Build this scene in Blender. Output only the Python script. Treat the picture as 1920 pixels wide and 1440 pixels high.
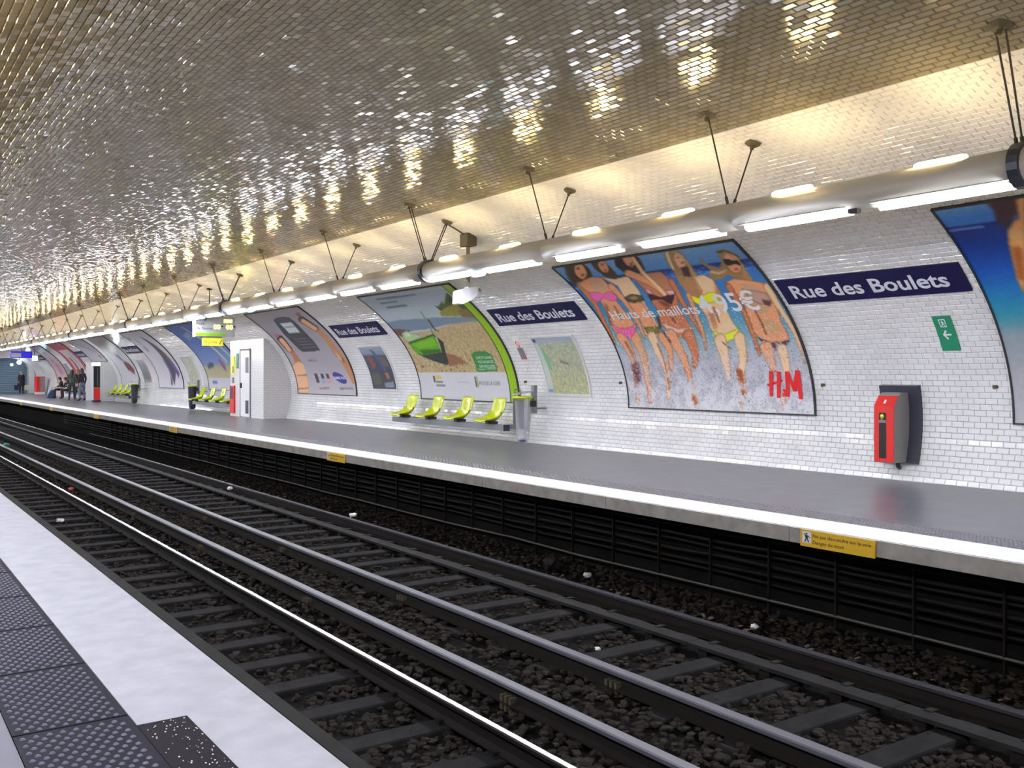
import bpy, bmesh, math, random
import numpy as np
from mathutils import Matrix, Vector

for _o in list(bpy.data.objects):
    bpy.data.objects.remove(_o)
SC = bpy.context.scene
COL = SC.collection
R = random.Random(7)
NR = np.random.default_rng(11)
PI = math.pi

# ------------------------------------------------------------------ camera, world, exposure
FPX, EYE = 1800.0, 1.40
YAW = math.atan(1240.0 / FPX)
cam_d = bpy.data.cameras.new('camera')
cam_d.sensor_fit = 'HORIZONTAL'
cam_d.sensor_width = 36.0
cam_d.lens = 36.0 * FPX / 1920.0
cam_d.shift_y = -18.0 / 1920.0
cam_d.clip_end = 300
cam = bpy.data.objects.new('camera', cam_d)
cam.location = (0, 0, EYE)
cam.rotation_euler = (PI / 2, 0, -YAW)
COL.objects.link(cam)
SC.camera = cam

world = bpy.data.worlds.new('world')
world.use_nodes = True
world.node_tree.nodes['Background'].inputs[0].default_value = (0.5, 0.5, 0.6, 1)
world.node_tree.nodes['Background'].inputs[1].default_value = 0.02
SC.world = world

SC.view_settings.view_transform = 'Standard'
SC.view_settings.look = 'None'
SC.view_settings.gamma = 1.0
SC.view_settings.use_curve_mapping = False
SC.view_settings.exposure = 0.0
SC.cycles.use_denoising = True
SC.cycles.max_bounces = 10
SC.cycles.diffuse_bounces = 6
SC.cycles.glossy_bounces = 4
SC.cycles.sample_clamp_indirect = 6.0

L_LOW = 118.0      # radiance of the white fluorescent lamps under the tubes
L_UP = 105.0       # radiance of the warm lamps on top of the tubes

# ------------------------------------------------------------------ materials
def srgb(h):
    v = [int(h[i:i + 2], 16) / 255 for i in (0, 2, 4)]
    return tuple(x / 12.92 if x <= .04045 else ((x + .055) / 1.055) ** 2.4 for x in v)

def mat(name, col, rough=.5, metal=0.0, emit=None, estr=0, var=0.0, vscale=8.0, bump=0.0, bscale=40.0, spec=.5, trans=0.0, alpha=1.0, coat=0.0):
    m = bpy.data.materials.new(name)
    m.use_nodes = True
    nt = m.node_tree
    b = nt.nodes['Principled BSDF']
    if isinstance(col, str):
        col = srgb(col)
    b.inputs['Base Color'].default_value = (*col, 1)
    b.inputs['Roughness'].default_value = rough
    b.inputs['Metallic'].default_value = metal
    b.inputs['Specular IOR Level'].default_value = spec
    b.inputs['Transmission Weight'].default_value = trans
    b.inputs['Alpha'].default_value = alpha
    b.inputs['Coat Weight'].default_value = coat
    if emit is not None:
        b.inputs['Emission Color'].default_value = (*emit, 1)
        b.inputs['Emission Strength'].default_value = estr
    if var or bump:
        tc = nt.nodes.new('ShaderNodeTexCoord')
        if var:
            n = nt.nodes.new('ShaderNodeTexNoise')
            n.inputs['Scale'].default_value = vscale
            n.inputs['Detail'].default_value = 6
            nt.links.new(tc.outputs['Object'], n.inputs['Vector'])
            r = nt.nodes.new('ShaderNodeValToRGB')
            r.color_ramp.elements[0].position = .3
            r.color_ramp.elements[1].position = .7
            r.color_ramp.elements[0].color = (*[c * (1 - var) for c in col], 1)
            r.color_ramp.elements[1].color = (*[min(1, c * (1 + var)) for c in col], 1)
            nt.links.new(n.outputs['Fac'], r.inputs['Fac'])
            nt.links.new(r.outputs['Color'], b.inputs['Base Color'])
        if bump:
            n2 = nt.nodes.new('ShaderNodeTexNoise')
            n2.inputs['Scale'].default_value = bscale
            n2.inputs['Detail'].default_value = 4
            nt.links.new(tc.outputs['Object'], n2.inputs['Vector'])
            bp = nt.nodes.new('ShaderNodeBump')
            bp.inputs['Strength'].default_value = bump
            bp.inputs['Distance'].default_value = .02
            nt.links.new(n2.outputs['Fac'], bp.inputs['Height'])
            nt.links.new(bp.outputs['Normal'], b.inputs['Normal'])
    return m

def tile_mat(name, lo, hi, rough):
    """glazed tile: per-tile tint read from the mesh, faint dirt"""
    m = mat(name, lo, rough)
    nt = m.node_tree
    b = nt.nodes['Principled BSDF']
    at = nt.nodes.new('ShaderNodeAttribute'); at.attribute_name = 'tint'
    r = nt.nodes.new('ShaderNodeValToRGB')
    r.color_ramp.elements[0].color = (*lo, 1); r.color_ramp.elements[1].color = (*hi, 1)
    nt.links.new(at.outputs['Fac'], r.inputs['Fac'])
    tc = nt.nodes.new('ShaderNodeNewGeometry')
    n = nt.nodes.new('ShaderNodeTexNoise'); n.inputs['Scale'].default_value = 1.3; n.inputs['Detail'].default_value = 5
    nt.links.new(tc.outputs['Position'], n.inputs['Vector'])
    mr = nt.nodes.new('ShaderNodeMapRange'); mr.inputs[1].default_value = .35; mr.inputs[2].default_value = .75; mr.inputs[3].default_value = 1.0; mr.inputs[4].default_value = .86
    nt.links.new(n.outputs['Fac'], mr.inputs[0])
    mx = nt.nodes.new('ShaderNodeMix'); mx.data_type = 'RGBA'; mx.blend_type = 'MULTIPLY'; mx.inputs[0].default_value = 1
    nt.links.new(r.outputs['Color'], mx.inputs[6]); nt.links.new(mr.outputs[0], mx.inputs[7])
    nt.links.new(mx.outputs[2], b.inputs['Base Color'])
    return m

def brick_mat(name, c1, mortar, rough, axes='yz'):
    """white tiling on far or hidden faces, pieces too small to tell apart"""
    m = mat(name, c1, rough)
    nt = m.node_tree
    b = nt.nodes['Principled BSDF']
    g = nt.nodes.new('ShaderNodeNewGeometry')
    sp = nt.nodes.new('ShaderNodeSeparateXYZ'); nt.links.new(g.outputs['Position'], sp.inputs[0])
    cb = nt.nodes.new('ShaderNodeCombineXYZ')
    nt.links.new(sp.outputs['XYZ'.index(axes[0].upper())], cb.inputs[0]); nt.links.new(sp.outputs['XYZ'.index(axes[1].upper())], cb.inputs[1])
    br = nt.nodes.new('ShaderNodeTexBrick')
    br.inputs['Scale'].default_value = 1.0
    br.inputs['Brick Width'].default_value = .15; br.inputs['Row Height'].default_value = .075; br.inputs['Mortar Size'].default_value = .003
    br.inputs['Color1'].default_value = (*c1, 1); br.inputs['Color2'].default_value = (*[c * .95 for c in c1], 1); br.inputs['Mortar'].default_value = (*mortar, 1)
    nt.links.new(cb.outputs[0], br.inputs['Vector']); nt.links.new(br.outputs['Color'], b.inputs['Base Color'])
    return m

def print_mat(name, rough=.38):
    m = mat(name, (.5, .5, .5), rough)
    at = m.node_tree.nodes.new('ShaderNodeAttribute'); at.attribute_name = 'ink'
    m.node_tree.links.new(at.outputs['Color'], m.node_tree.nodes['Principled BSDF'].inputs['Base Color'])
    return m

M = {}
M['tile_wall'] = tile_mat('white_glazed_tile', (.80, .80, .81), (.87, .87, .87), .09)
M['tile_ceil'] = tile_mat('dark_cream_tile', (.225, .20, .138), (.295, .265, .19), .10)
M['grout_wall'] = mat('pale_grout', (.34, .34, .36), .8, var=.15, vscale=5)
M['grout_ceil'] = mat('dark_grout', (.085, .07, .042), .8, var=.25, vscale=4)
M['brick_yz'] = brick_mat('white_tiling_side', (.76, .76, .76), (.45, .45, .46), .2, 'yz')
M['brick_xz'] = brick_mat('white_tiling_end', (.72, .72, .73), (.42, .42, .43), .2, 'xz')
M['asphalt'] = mat('grey_platform_asphalt', (.115, .115, .13), .28, var=.18, vscale=3, bump=.05, bscale=120)
M['asphalt_near'] = mat('grey_lilac_asphalt', (.13, .125, .165), .5, var=.15, vscale=4)
M['nosing'] = mat('dimmed_white_nosing', (.41, .41, .45), .65, var=.10, vscale=7, bump=.1, bscale=60)  # white paint dimmed to offset strong lamp light; mottling is dirt
M['nosing_far'] = mat('white_far_nosing', (.78, .78, .80), .5, var=.05, vscale=5)  # copy of the same white, lightened to look more brightly lit
M['nose_face'] = mat('grey_concrete_nosing', (.30, .285, .265), .8, var=.2, vscale=6)
M['tactile'] = mat('dark_tactile_slab', (.022, .021, .031), .6, spec=.06, var=.12, vscale=14)
M['stud'] = mat('lighter_stud', (.12, .12, .18), .3)  # studs lighter in colour than the slabs
M['notch'] = mat('speckled_black_resin', (.009, .007, .012), .6, spec=.12)
M['tactile_far'] = mat('grey_tactile_strip', (.14, .135, .145), .4)
M['black'] = mat('black', (.012, .012, .013), .6)
M['dark_concrete'] = mat('near_black_concrete', (.006, .0055, .0055), .9, spec=.08, var=.4, vscale=3)  # very dark concrete for platform sides and undercut
M['ballast'] = mat('sooty_ballast', (.026, .022, .0195), .9, spec=.1, var=.5, vscale=9)
M['bed'] = mat('ballast_bed', (.010, .009, .009), .95, spec=.05, var=.5, vscale=20, bump=1.0, bscale=35)
M['sleeper'] = mat('grey_timber', (.017, .016, .017), .85, spec=.1, var=.3, vscale=7)
M['rail_side'] = mat('brown_black_steel', (.012, .010, .009), .5, .0, spec=.2)
M['rail_shiny'] = mat('polished_steel', (.85, .85, .87), .26, 1.0)
M['rail_top'] = mat('dull_steel', (.12, .12, .145), .42, .35)
M['rail_far'] = mat('dark_steel', (.04, .04, .05), .45, .4)
M['strip'] = mat('grey_guard_strip', (.022, .021, .021), .7, spec=.1, var=.25, vscale=5)
M['cable'] = mat('cable_sheath', (.008, .007, .006), .6, spec=.12)
M['pipe'] = mat('pale_conduit', (.07, .065, .055), .5)
M['leaf'] = mat('dead_leaf', (.04, .018, .006), .8, var=.6, vscale=3)
M['paper'] = mat('litter_paper', (.75, .74, .74), .7)
M['housing'] = mat('cream_enamel', (.40, .37, .31), .4)
M['lamp_low'] = mat('fluorescent_white', (.9, .9, .9), .5, emit=(.84, .88, 1.0), estr=L_LOW)
M['lamp_up'] = mat('fluorescent_warm', (.9, .9, .9), .5, emit=(1.0, .73, .33), estr=L_UP)
M['lamp_em'] = mat('emergency_cyan', (.7, .9, .9), .4, emit=(.45, .95, 1.0), estr=2.2)
M['rod'] = mat('dark_hanger_steel', (.05, .04, .03), .5, .5)
M['plate'] = mat('rusty_plate', (.10, .085, .05), .6, .3)
M['clamp'] = mat('blue_black_clamp', (.05, .055, .07), .4, .5)
M['navy'] = mat('navy_enamel', (.009, .008, .062), .5, spec=.25)
M['white'] = mat('white_paint', (.80, .80, .82), .35)
M['lettering'] = mat('pale_lettering', (.72, .72, .80), .5)
M['green'] = mat('exit_green', (.02, .27, .14), .35)
M['lime'] = mat('lime_plastic', (.56, .64, .008), .22, coat=.15)
M['beam'] = mat('grey_beam', (.22, .23, .25), .45, .2)
M['alu'] = mat('brushed_aluminium', (.62, .63, .65), .32, .9)
M['red'] = mat('signal_red', (.68, .025, .02), .35)
M['charcoal'] = mat('charcoal_metal', (.035, .035, .055), .4)
M['boxgrey'] = mat('grey_casing', (.22, .21, .20), .45)
M['yellow'] = mat('warning_yellow', (.72, .45, .02), .45)
M['yel2'] = mat('alarm_yellow', (.80, .74, .03), .4, emit=(.8, .74, .03), estr=.25)
M['led'] = mat('amber_led', (.9, .8, .2), .4, emit=(1.0, .86, .16), estr=3.0)
M['linegreen'] = mat('line_green', (.25, .55, .005), .4)
M['panelgrey'] = mat('pale_panel', (.42, .43, .44), .4)
M['bag'] = mat('clear_bin_bag', (.85, .87, .95), .12, trans=.75, alpha=.55)
M['bag_blue'] = mat('blue_print', (.05, .06, .35), .4)
M['print'] = print_mat('printed_poster')
M['frame_dark'] = mat('dark_poster_frame', (.03, .03, .035), .4)
M['frame_white'] = mat('white_poster_frame', (.72, .72, .74), .35)
M['inkwhite'] = mat('white_ink', (.84, .84, .88), .45)
M['inkred'] = mat('red_ink', (.78, .02, .025), .45)
M['inkblack'] = mat('black_ink', (.025, .022, .03), .5)
M['inkgrey'] = mat('grey_ink', (.20, .19, .20), .5)
M['inkblue'] = mat('blue_ink', (.04, .035, .42), .4)
M['shutter'] = mat('blue_grey_shutter', (.17, .26, .34), .5)
M['exitblue'] = mat('exit_sign_blue', (.03, .02, .55), .4, emit=(.03, .02, .6), estr=.5)
M['lampwhite'] = mat('globe_lamp', (.9, .95, 1), .4, emit=(.85, .97, 1.0), estr=9.0)
M['skin'] = mat('skin', (.48, .27, .19), .55)
M['cloth_black'] = mat('black_cloth', (.012, .011, .014), .85)
M['cloth_green'] = mat('olive_cloth', (.045, .06, .04), .85)
M['cloth_jeans'] = mat('blue_denim', (.10, .12, .20), .85)
M['cloth_navy'] = mat('navy_denim', (.015, .02, .05), .85)
M['cloth_plum'] = mat('dark_plum_cloth', (.03, .015, .02), .85)
M['hair_dark'] = mat('dark_hair', (.02, .013, .01), .6)
M['hair_red'] = mat('auburn_hair', (.28, .10, .03), .6)
M['hair_fair'] = mat('fair_hair', (.30, .20, .11), .6)
M['leather'] = mat('brown_leather', (.16, .07, .02), .5)
M['bag_beige'] = mat('beige_bag', (.55, .48, .36), .7)
M['bag_navy'] = mat('navy_bag', (.03, .06, .14), .7)

# ------------------------------------------------------------------ object helpers
def link(name, me, m=None, parent=None, kind=None):
    o = bpy.data.objects.new(name, me)
    COL.objects.link(o)
    if m is not None and not me.materials:
        for q in (m if isinstance(m, (list, tuple)) else [m]):
            me.materials.append(q)
    if parent is not None:
        o.parent = parent
    if kind:
        o['kind'] = kind
    return o

def tag(o, label, cat, group=None):
    o['label'] = label
    o['category'] = cat
    if group:
        o['group'] = group
    return o

def thing(name, label, cat, loc=(0, 0, 0), rz=0.0, group=None):
    o = bpy.data.objects.new(name, None)
    COL.objects.link(o)
    o.location = loc
    o.rotation_euler = (0, 0, rz)
    o.empty_display_size = .1
    return tag(o, label, cat, group)

def struct(name, me, m, label=None):
    o = link(name, me, m, None, 'structure')
    if label:
        o['label'] = label
    return o

def part(t, name, me, m, label=None, kind=None):
    """mesh given in world coordinates, parented to thing t"""
    o = link(name, me, m, t, kind)
    if t is not None:
        o.matrix_parent_inverse = (t.matrix_world if t.type != 'EMPTY' else Matrix.LocRotScale(t.location, t.rotation_euler, None)).inverted()
    if label:
        o['label'] = label
    return o

def dup(o, parent=None):
    c = o.copy()
    COL.objects.link(c)
    c.parent = parent
    for ch in o.children:
        dup(ch, c)
    return c

class MB:
    """collects simple solids into one mesh"""
    def __init__(s):
        s.v, s.f, s.mi = [], [], []
    def add(s, vs, fs, mi=0):
        b = len(s.v)
        s.v += [tuple(p) for p in vs]
        s.f += [tuple(b + i for i in f) for f in fs]
        s.mi += [mi] * len(fs)
        return s
    def box(s, x0, x1, y0, y1, z0, z1, mi=0):
        v = [(x, y, z) for z in (z0, z1) for y in (y0, y1) for x in (x0, x1)]
        return s.add(v, [(0, 2, 3, 1), (4, 5, 7, 6), (0, 1, 5, 4), (2, 6, 7, 3), (0, 4, 6, 2), (1, 3, 7, 5)], mi)
    def bbox(s, x0, x1, y0, y1, z0, z1, b, mi=0):
        """box with chamfered vertical and top edges"""
        ring = [(x0 + b, y0), (x1 - b, y0), (x1, y0 + b), (x1, y1 - b), (x1 - b, y1), (x0 + b, y1), (x0, y1 - b), (x0, y0 + b)]
        cx, cy = (x0 + x1) / 2, (y0 + y1) / 2
        inn = [(x + (b if x < cx else -b) * .7, y + (b if y < cy else -b) * .7) for x, y in ring]
        vs = [(x, y, z0) for x, y in ring] + [(x, y, z1 - b) for x, y in ring] + [(x, y, z1) for x, y in inn]
        fs = [tuple(range(7, -1, -1)), tuple(range(16, 24))]
        for k in (0, 8):
            for i in range(8):
                j = (i + 1) % 8
                fs.append((k + i, k + j, k + 8 + j, k + 8 + i))
        return s.add(vs, fs, mi)
    def tube(s, pts, r, n=8, mi=0, cap=True):
        pts = [Vector(p) for p in pts]
        rs = r if isinstance(r, (list, tuple)) else [r] * len(pts)
        vs, fs = [], []
        for i, p in enumerate(pts):
            d = (pts[min(i + 1, len(pts) - 1)] - pts[max(i - 1, 0)]).normalized()
            a = Vector((0, 0, 1)) if abs(d.z) < .9 else Vector((1, 0, 0))
            u = d.cross(a).normalized(); w = d.cross(u)
            for k in range(n):
                t = 2 * PI * k / n
                vs.append(p + u * math.cos(t) * rs[i] + w * math.sin(t) * rs[i])
        for i in range(len(pts) - 1):
            for k in range(n):
                q = (k + 1) % n
                fs.append((i * n + k, i * n + q, (i + 1) * n + q, (i + 1) * n + k))
        if cap:
            fs.append(tuple(range(n - 1, -1, -1)))
            fs.append(tuple((len(pts) - 1) * n + k for k in range(n)))
        return s.add(vs, fs, mi)
    def prism(s, prof, axis, a0, a1, mi=0):
        """closed 2D profile swept along an axis: 'y' -> prof (x,z); 'x' -> (y,z); 'z' -> (x,y)"""
        n = len(prof)
        def P(p, a):
            return (p[0], a, p[1]) if axis == 'y' else (a, p[0], p[1]) if axis == 'x' else (p[0], p[1], a)
        vs = [P(p, a0) for p in prof] + [P(p, a1) for p in prof]
        fs = [tuple(range(n)), tuple(range(2 * n - 1, n - 1, -1))]
        fs += [(i, n + i, n + (i + 1) % n, (i + 1) % n) for i in range(n)]
        return s.add(vs, fs, mi)
    def ball(s, c, r, n=10, m=6, mi=0):
        rx, ry, rz = r if isinstance(r, (list, tuple)) else (r, r, r)
        vs = [(c[0], c[1], c[2] + rz)]
        for i in range(1, m):
            t = PI * i / m
            for k in range(n):
                p = 2 * PI * k / n
                vs.append((c[0] + rx * math.sin(t) * math.cos(p), c[1] + ry * math.sin(t) * math.sin(p), c[2] + rz * math.cos(t)))
        vs.append((c[0], c[1], c[2] - rz))
        fs = [(0, 1 + k, 1 + (k + 1) % n) for k in range(n)]
        for i in range(m - 2):
            for k in range(n):
                q = (k + 1) % n
                fs.append((1 + i * n + k, 1 + (i + 1) * n + k, 1 + (i + 1) * n + q, 1 + i * n + q))
        e = len(vs) - 1
        fs += [(1 + (m - 2) * n + (k + 1) % n, 1 + (m - 2) * n + k, e) for k in range(n)]
        return s.add(vs, fs, mi)
    def mesh(s, name, smooth=False, fix=True):
        me = bpy.data.meshes.new(name)
        me.from_pydata(s.v, [], s.f)
        me.polygons.foreach_set('material_index', s.mi)
        if fix:
            bm = bmesh.new(); bm.from_mesh(me)
            bmesh.ops.recalc_face_normals(bm, faces=bm.faces)
            bm.to_mesh(me); bm.free()
        if smooth:
            me.polygons.foreach_set('use_smooth', [True] * len(me.polygons))
        me.update()
        return me

def np_mesh(name, v, quads):
    me = bpy.data.meshes.new(name)
    v = np.ascontiguousarray(v, np.float32); q = np.ascontiguousarray(quads, np.int32)
    me.vertices.add(len(v)); me.vertices.foreach_set('co', v.ravel())
    me.loops.add(q.size); me.loops.foreach_set('vertex_index', q.ravel())
    me.polygons.add(len(q))
    k = q.shape[1]
    me.polygons.foreach_set('loop_start', np.arange(0, q.size, k, dtype=np.int32))
    me.polygons.foreach_set('loop_total', np.full(len(q), k, np.int32))
    me.update(calc_edges=True)
    me.shade_flat()
    return me

# ------------------------------------------------------------------ the vault: half ellipse across the tracks
XC, ZC, AX, BZ = 4.31, 0.80, 7.26, 3.75
Y_NEAR, Y_END = -14.0, 80.0
_p0 = -math.asin(ZC / BZ)
_ph = np.linspace(_p0, PI - _p0, 12001)
_ex, _ez = XC + AX * np.cos(_ph), ZC + BZ * np.sin(_ph)
_es = np.concatenate([[0], np.cumsum(np.hypot(np.diff(_ex), np.diff(_ez)))])
S_ALL = float(_es[-1])
def frame_at(s):
    """arc length -> x, z, tangent (tx,tz) upward, inward normal (nx,nz); works on arrays"""
    p = np.interp(s, _es, _ph)
    x, z = XC + AX * np.cos(p), ZC + BZ * np.sin(p)
    tx, tz = -AX * np.sin(p), BZ * np.cos(p)
    l = np.hypot(tx, tz); tx, tz = tx / l, tz / l
    return x, z, tx, tz, -tz, tx
def s_at_x(x, right=True):
    p = math.acos((x - XC) / AX)
    return float(np.interp(p, _ph, _es))
def s_at_z(z):
    return float(np.interp(math.asin((z - ZC) / BZ), _ph, _es))
def vx(z):
    return XC + AX * math.sqrt(max(0, 1 - ((z - ZC) / BZ) ** 2))
def wp(y, s, off=0.0):
    x, z, tx, tz, nx, nz = frame_at(s)
    return (float(x + nx * off), y, float(z + nz * off))
S_LINE = round(s_at_x(7.86) / .075) * .075        # row where the white wall tiling meets the darker cream ceiling tiling

def shell(name, s0, s1, n, m, label):
    ss = np.linspace(s0, s1, n + 1)
    mb = MB()
    vs = []
    for y in (Y_NEAR, Y_END):
        for off in (0.0, -.30):
            vs += [wp(y, s, off) for s in ss]
    k = n + 1
    fs = []
    for i in range(n):
        fs += [(i, i + 1, 2 * k + i + 1, 2 * k + i), (k + i, 3 * k + i, 3 * k + i + 1, k + i + 1)]
    fs += [(0, 2 * k, 3 * k, k), (n, k + n, 3 * k + n, 2 * k + n)]
    mb.add(vs, fs)
    return struct(name, mb.mesh(name), m, label)

wall_right = shell('wall_right', 0, S_LINE, 60, M['grout_wall'], 'curved white tiled wall behind the far platform')
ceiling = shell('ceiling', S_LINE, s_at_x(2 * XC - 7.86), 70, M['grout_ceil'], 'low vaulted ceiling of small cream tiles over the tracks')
wall_left = shell('wall_left', s_at_x(2 * XC - 7.86), S_ALL, 50, M['brick_yz'], 'curved white tiled wall behind the near platform')

TW, TH = .15, .075
def project(X, Y, Z):
    d = X * math.sin(YAW) + Y * math.cos(YAW)
    d = np.where(d < .1, .1, d)
    return 960 + FPX * (X * math.cos(YAW) - Y * math.sin(YAW)) / d, 702 + FPX * (EYE - Z) / d, d

COVER = [(1.95, 6.15, .8, 4.0), (8.95, 13.1, .8, 4.0), (16.4, 20.75, .8, 4.0), (6.2, 8.95, 2.3, 2.85), (7.25, 7.95, .1, 1.4)]
def tiles(owner, s0, s1, joint, m, bev, tilt, seed, n_parts):
    rg = np.random.default_rng(seed)
    rows = np.arange(int(round(s0 / TH)), int(round(s1 / TH)))
    cols = np.arange(int(2.0 / TW), int(Y_END / TW))
    K, J = np.meshgrid(rows, cols, indexing='ij')
    yc = (J + .5 * (K % 2) + .5) * TW
    sc = (K + .5) * TH
    yc, sc = yc.ravel(), sc.ravel()
    x, z, tx, tz, nx, nz = frame_at(sc)
    # leave out what the frame cannot see with a margin (behind the view to the right, near the camera)
    u, v, d = project(x, yc, z)
    keep = (u > -500) & (u < 2450) & (v > -500)
    yc, sc, x, z, tx, tz, nx, nz, u, v, d = [q[keep] for q in (yc, sc, x, z, tx, tz, nx, nz, u, v, d)]
    N = len(yc)
    a, b = TW / 2 - joint / 2, TH / 2 - joint / 2
    t1, t2 = rg.normal(0, tilt * .6, N), rg.normal(0, tilt, N)
    lift = rg.normal(0, .0006, N)
    tint = rg.random(N).astype(np.float32)
    # area shown
    area = np.where((u > 0) & (u < 1920) & (v > 0) & (v < 1440), 1 / d ** 2 * np.abs((nx * x + nz * (z - EYE)) / np.sqrt(x * x + yc * yc + (z - EYE) ** 2)), 0)
    for (ya, yb, sa, sb) in COVER:
        area = np.where((yc > ya) & (yc < yb) & (sc > sa) & (sc < sb), 0, area)
    pick = np.zeros(N, bool)
    pick[np.argsort(-area)[:n_parts]] = True
    corners_b = [(-a, -b), (-a, b), (a, b), (a, -b)]
    corners_t = [(-a + bev, -b + bev), (-a + bev, b - bev), (a - bev, b - bev), (a - bev, -b + bev)]
    def build(idx):
        n = idx.sum()
        V = np.zeros((n, 8, 3), np.float32)
        for i, (c1, c2) in enumerate(corners_b + corners_t):
            h = .001 if i < 4 else .0075 + c1 * t1[idx] + c2 * t2[idx] + lift[idx]
            V[:, i, 0] = x[idx] + tx[idx] * c2 + nx[idx] * h
            V[:, i, 1] = yc[idx] + c1
            V[:, i, 2] = z[idx] + tz[idx] * c2 + nz[idx] * h
        base = (np.arange(n) * 8)[:, None, None]
        Q = np.array([[4, 5, 6, 7], [0, 1, 5, 4], [1, 2, 6, 5], [2, 3, 7, 6], [3, 0, 4, 7]])[None] + base
        return V.reshape(-1, 3), Q.reshape(-1, 4)
    far = ~pick
    V, Q = build(far)
    me = np_mesh('tile_field', V, Q)
    at = me.attributes.new('tint', 'FLOAT', 'FACE')
    at.data.foreach_set('value', np.repeat(tint[far], 5))
    part(owner, 'tile_field', me, m, 'small glazed tiles laid in staggered rows', 'stuff')
    # the tiles that show largest, one by one
    me1 = bpy.data.meshes.new('tile')
    vs = [(c1, c2, .001) for c1, c2 in corners_b] + [(c1, c2, .0075) for c1, c2 in corners_t]
    me1.from_pydata(vs, [], [(4, 5, 6, 7), (0, 1, 5, 4), (1, 2, 6, 5), (2, 3, 7, 6), (3, 0, 4, 7)])
    me1.attributes.new('tint', 'FLOAT', 'FACE').data.foreach_set('value', [.5] * 5)
    me1.materials.append(m)
    for i in np.nonzero(pick)[0]:
        n = Vector((nx[i], 0, nz[i])); e1 = Vector((0, 1, 0)); e2 = Vector((tx[i], 0, tz[i]))
        n2 = (n - e1 * t1[i] - e2 * t2[i]).normalized()
        e2b = (e2 - n2 * e2.dot(n2)).normalized()
        e1b = e2b.cross(n2) if e2b.cross(n2).y > 0 else n2.cross(e2b)
        o = bpy.data.objects.new('tile', me1)
        COL.objects.link(o)
        o.parent = owner
        mw = Matrix((e1b, e2b, n2)).transposed().to_4x4()
        mw.translation = Vector((x[i], yc[i], z[i]))
        o.matrix_local = mw
    return N

tiles(wall_right, 0, S_LINE, .005, M['tile_wall'], .006, .004, 3, 300)
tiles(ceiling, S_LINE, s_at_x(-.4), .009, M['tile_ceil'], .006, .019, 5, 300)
# ------------------------------------------------------------------ platforms
XL, XR = 1.47, 7.15           # platform edges either side of the tracks
Z_RAIL, Z_BED = -0.85, -1.04

pr = struct('platform_right', MB().prism([(XR + .02, -.003), (XR + .02, -.14), (7.78, -.14), (7.78, -1.2), (11.75, -1.2), (11.75, -.003)], 'y', Y_NEAR, Y_END).mesh('platform_right'), M['dark_concrete'], 'far platform across the tracks, near black under its edge')
part(pr, 'paving', MB().box(7.69, 11.46, Y_NEAR, Y_END, -.02, 0).mesh('paving'), M['asphalt'], 'smooth grey asphalt paving')
part(pr, 'nosing', MB().prism([(XR + .012, -.012), (XR + .03, 0.003), (7.69, 0.003), (7.69, -.05), (XR + .012, -.05)], 'y', Y_NEAR, Y_END).mesh('nosing'), M['nosing_far'], 'white painted edge strip')
# the concrete face of the edge, cast in lengths
y = -2.0
nf = None
while y < Y_END:
    y1 = min(y + 2.62, Y_END)
    part(pr, 'edge_block', MB().box(XR, XR + .06, y + .004, y1 - .004, -.145, -.008).mesh('edge_block'), M['nose_face'])
    y = y1

def studs(x0, x1, y0, y1, sp, r, h, z, n=6):
    vs, fs = [], []
    j = 0
    yy = y0 + sp / 2
    while yy < y1 - sp * .3:
        xx = x0 + sp * (.5 if j % 2 else 1.0)
        while xx < x1 - sp * .3:
            b = len(vs)
            for k in range(n):
                t = 2 * PI * k / n
                vs.append((xx + r * math.cos(t), yy + r * math.sin(t), z))
            for k in range(n):
                t = 2 * PI * k / n
                vs.append((xx + r * .55 * math.cos(t), yy + r * .55 * math.sin(t), z + h))
            fs.append(tuple(range(b + n, b + 2 * n)))
            fs += [(b + k, b + (k + 1) % n, b + n + (k + 1) % n, b + n + k) for k in range(n)]
            xx += sp
        yy += sp * .87
        j += 1
    me = bpy.data.meshes.new('studs')
    me.from_pydata(vs, [], fs)
    me.update()
    return me

# far tactile strip, laid in slabs
me_fs = MB().box(0, .40, .004, .896, 0, .004).mesh('tactile_slab')
me_fst = studs(0, .40, 0, .90, .06, .017, .007, .004, 5)
for k in range(44):
    o = link('tactile_slab', me_fs, M['tactile_far'], pr)
    o.location = (7.70, 1.2 + .9 * k, 0)
    if k < 30:
        link('studs', me_fst, M['tactile_far'], o, 'stuff')

pl = struct('platform_left', MB().prism([(XL, -.003), (XL, -1.2), (-3.1, -1.2), (-3.1, -.003)], 'y', Y_NEAR, Y_END).mesh('platform_left'), M['dark_concrete'], 'near platform with dark tactile slabs and white edge')
part(pl, 'paving', MB().box(-3.0, .51, Y_NEAR, Y_END, -.02, 0).mesh('paving'), M['asphalt_near'], 'grey platform paving')
part(pl, 'nosing', MB().prism([(.94, .002), (XL - .012, .002), (XL, -.01), (XL, -.1), (.94, -.1)], 'y', 4.0, Y_END).mesh('nosing'), M['nosing'], 'broad white painted edge strip')
part(pl, 'nosing', MB().prism([(1.136, .002), (XL - .012, .002), (XL, -.01), (XL, -.1), (1.136, -.1)], 'y', Y_NEAR, 4.0).mesh('nosing'), M['nosing'], 'narrower white painted edge strip')
nt_ = part(pl, 'resin_patch', MB().box(.94, 1.136, Y_NEAR, 4.0, -.02, .001).mesh('resin_patch'), M['notch'], 'speckled black patch beside the white edge')
me = bpy.data.meshes.new('grit')
vs, fs = [], []
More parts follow.
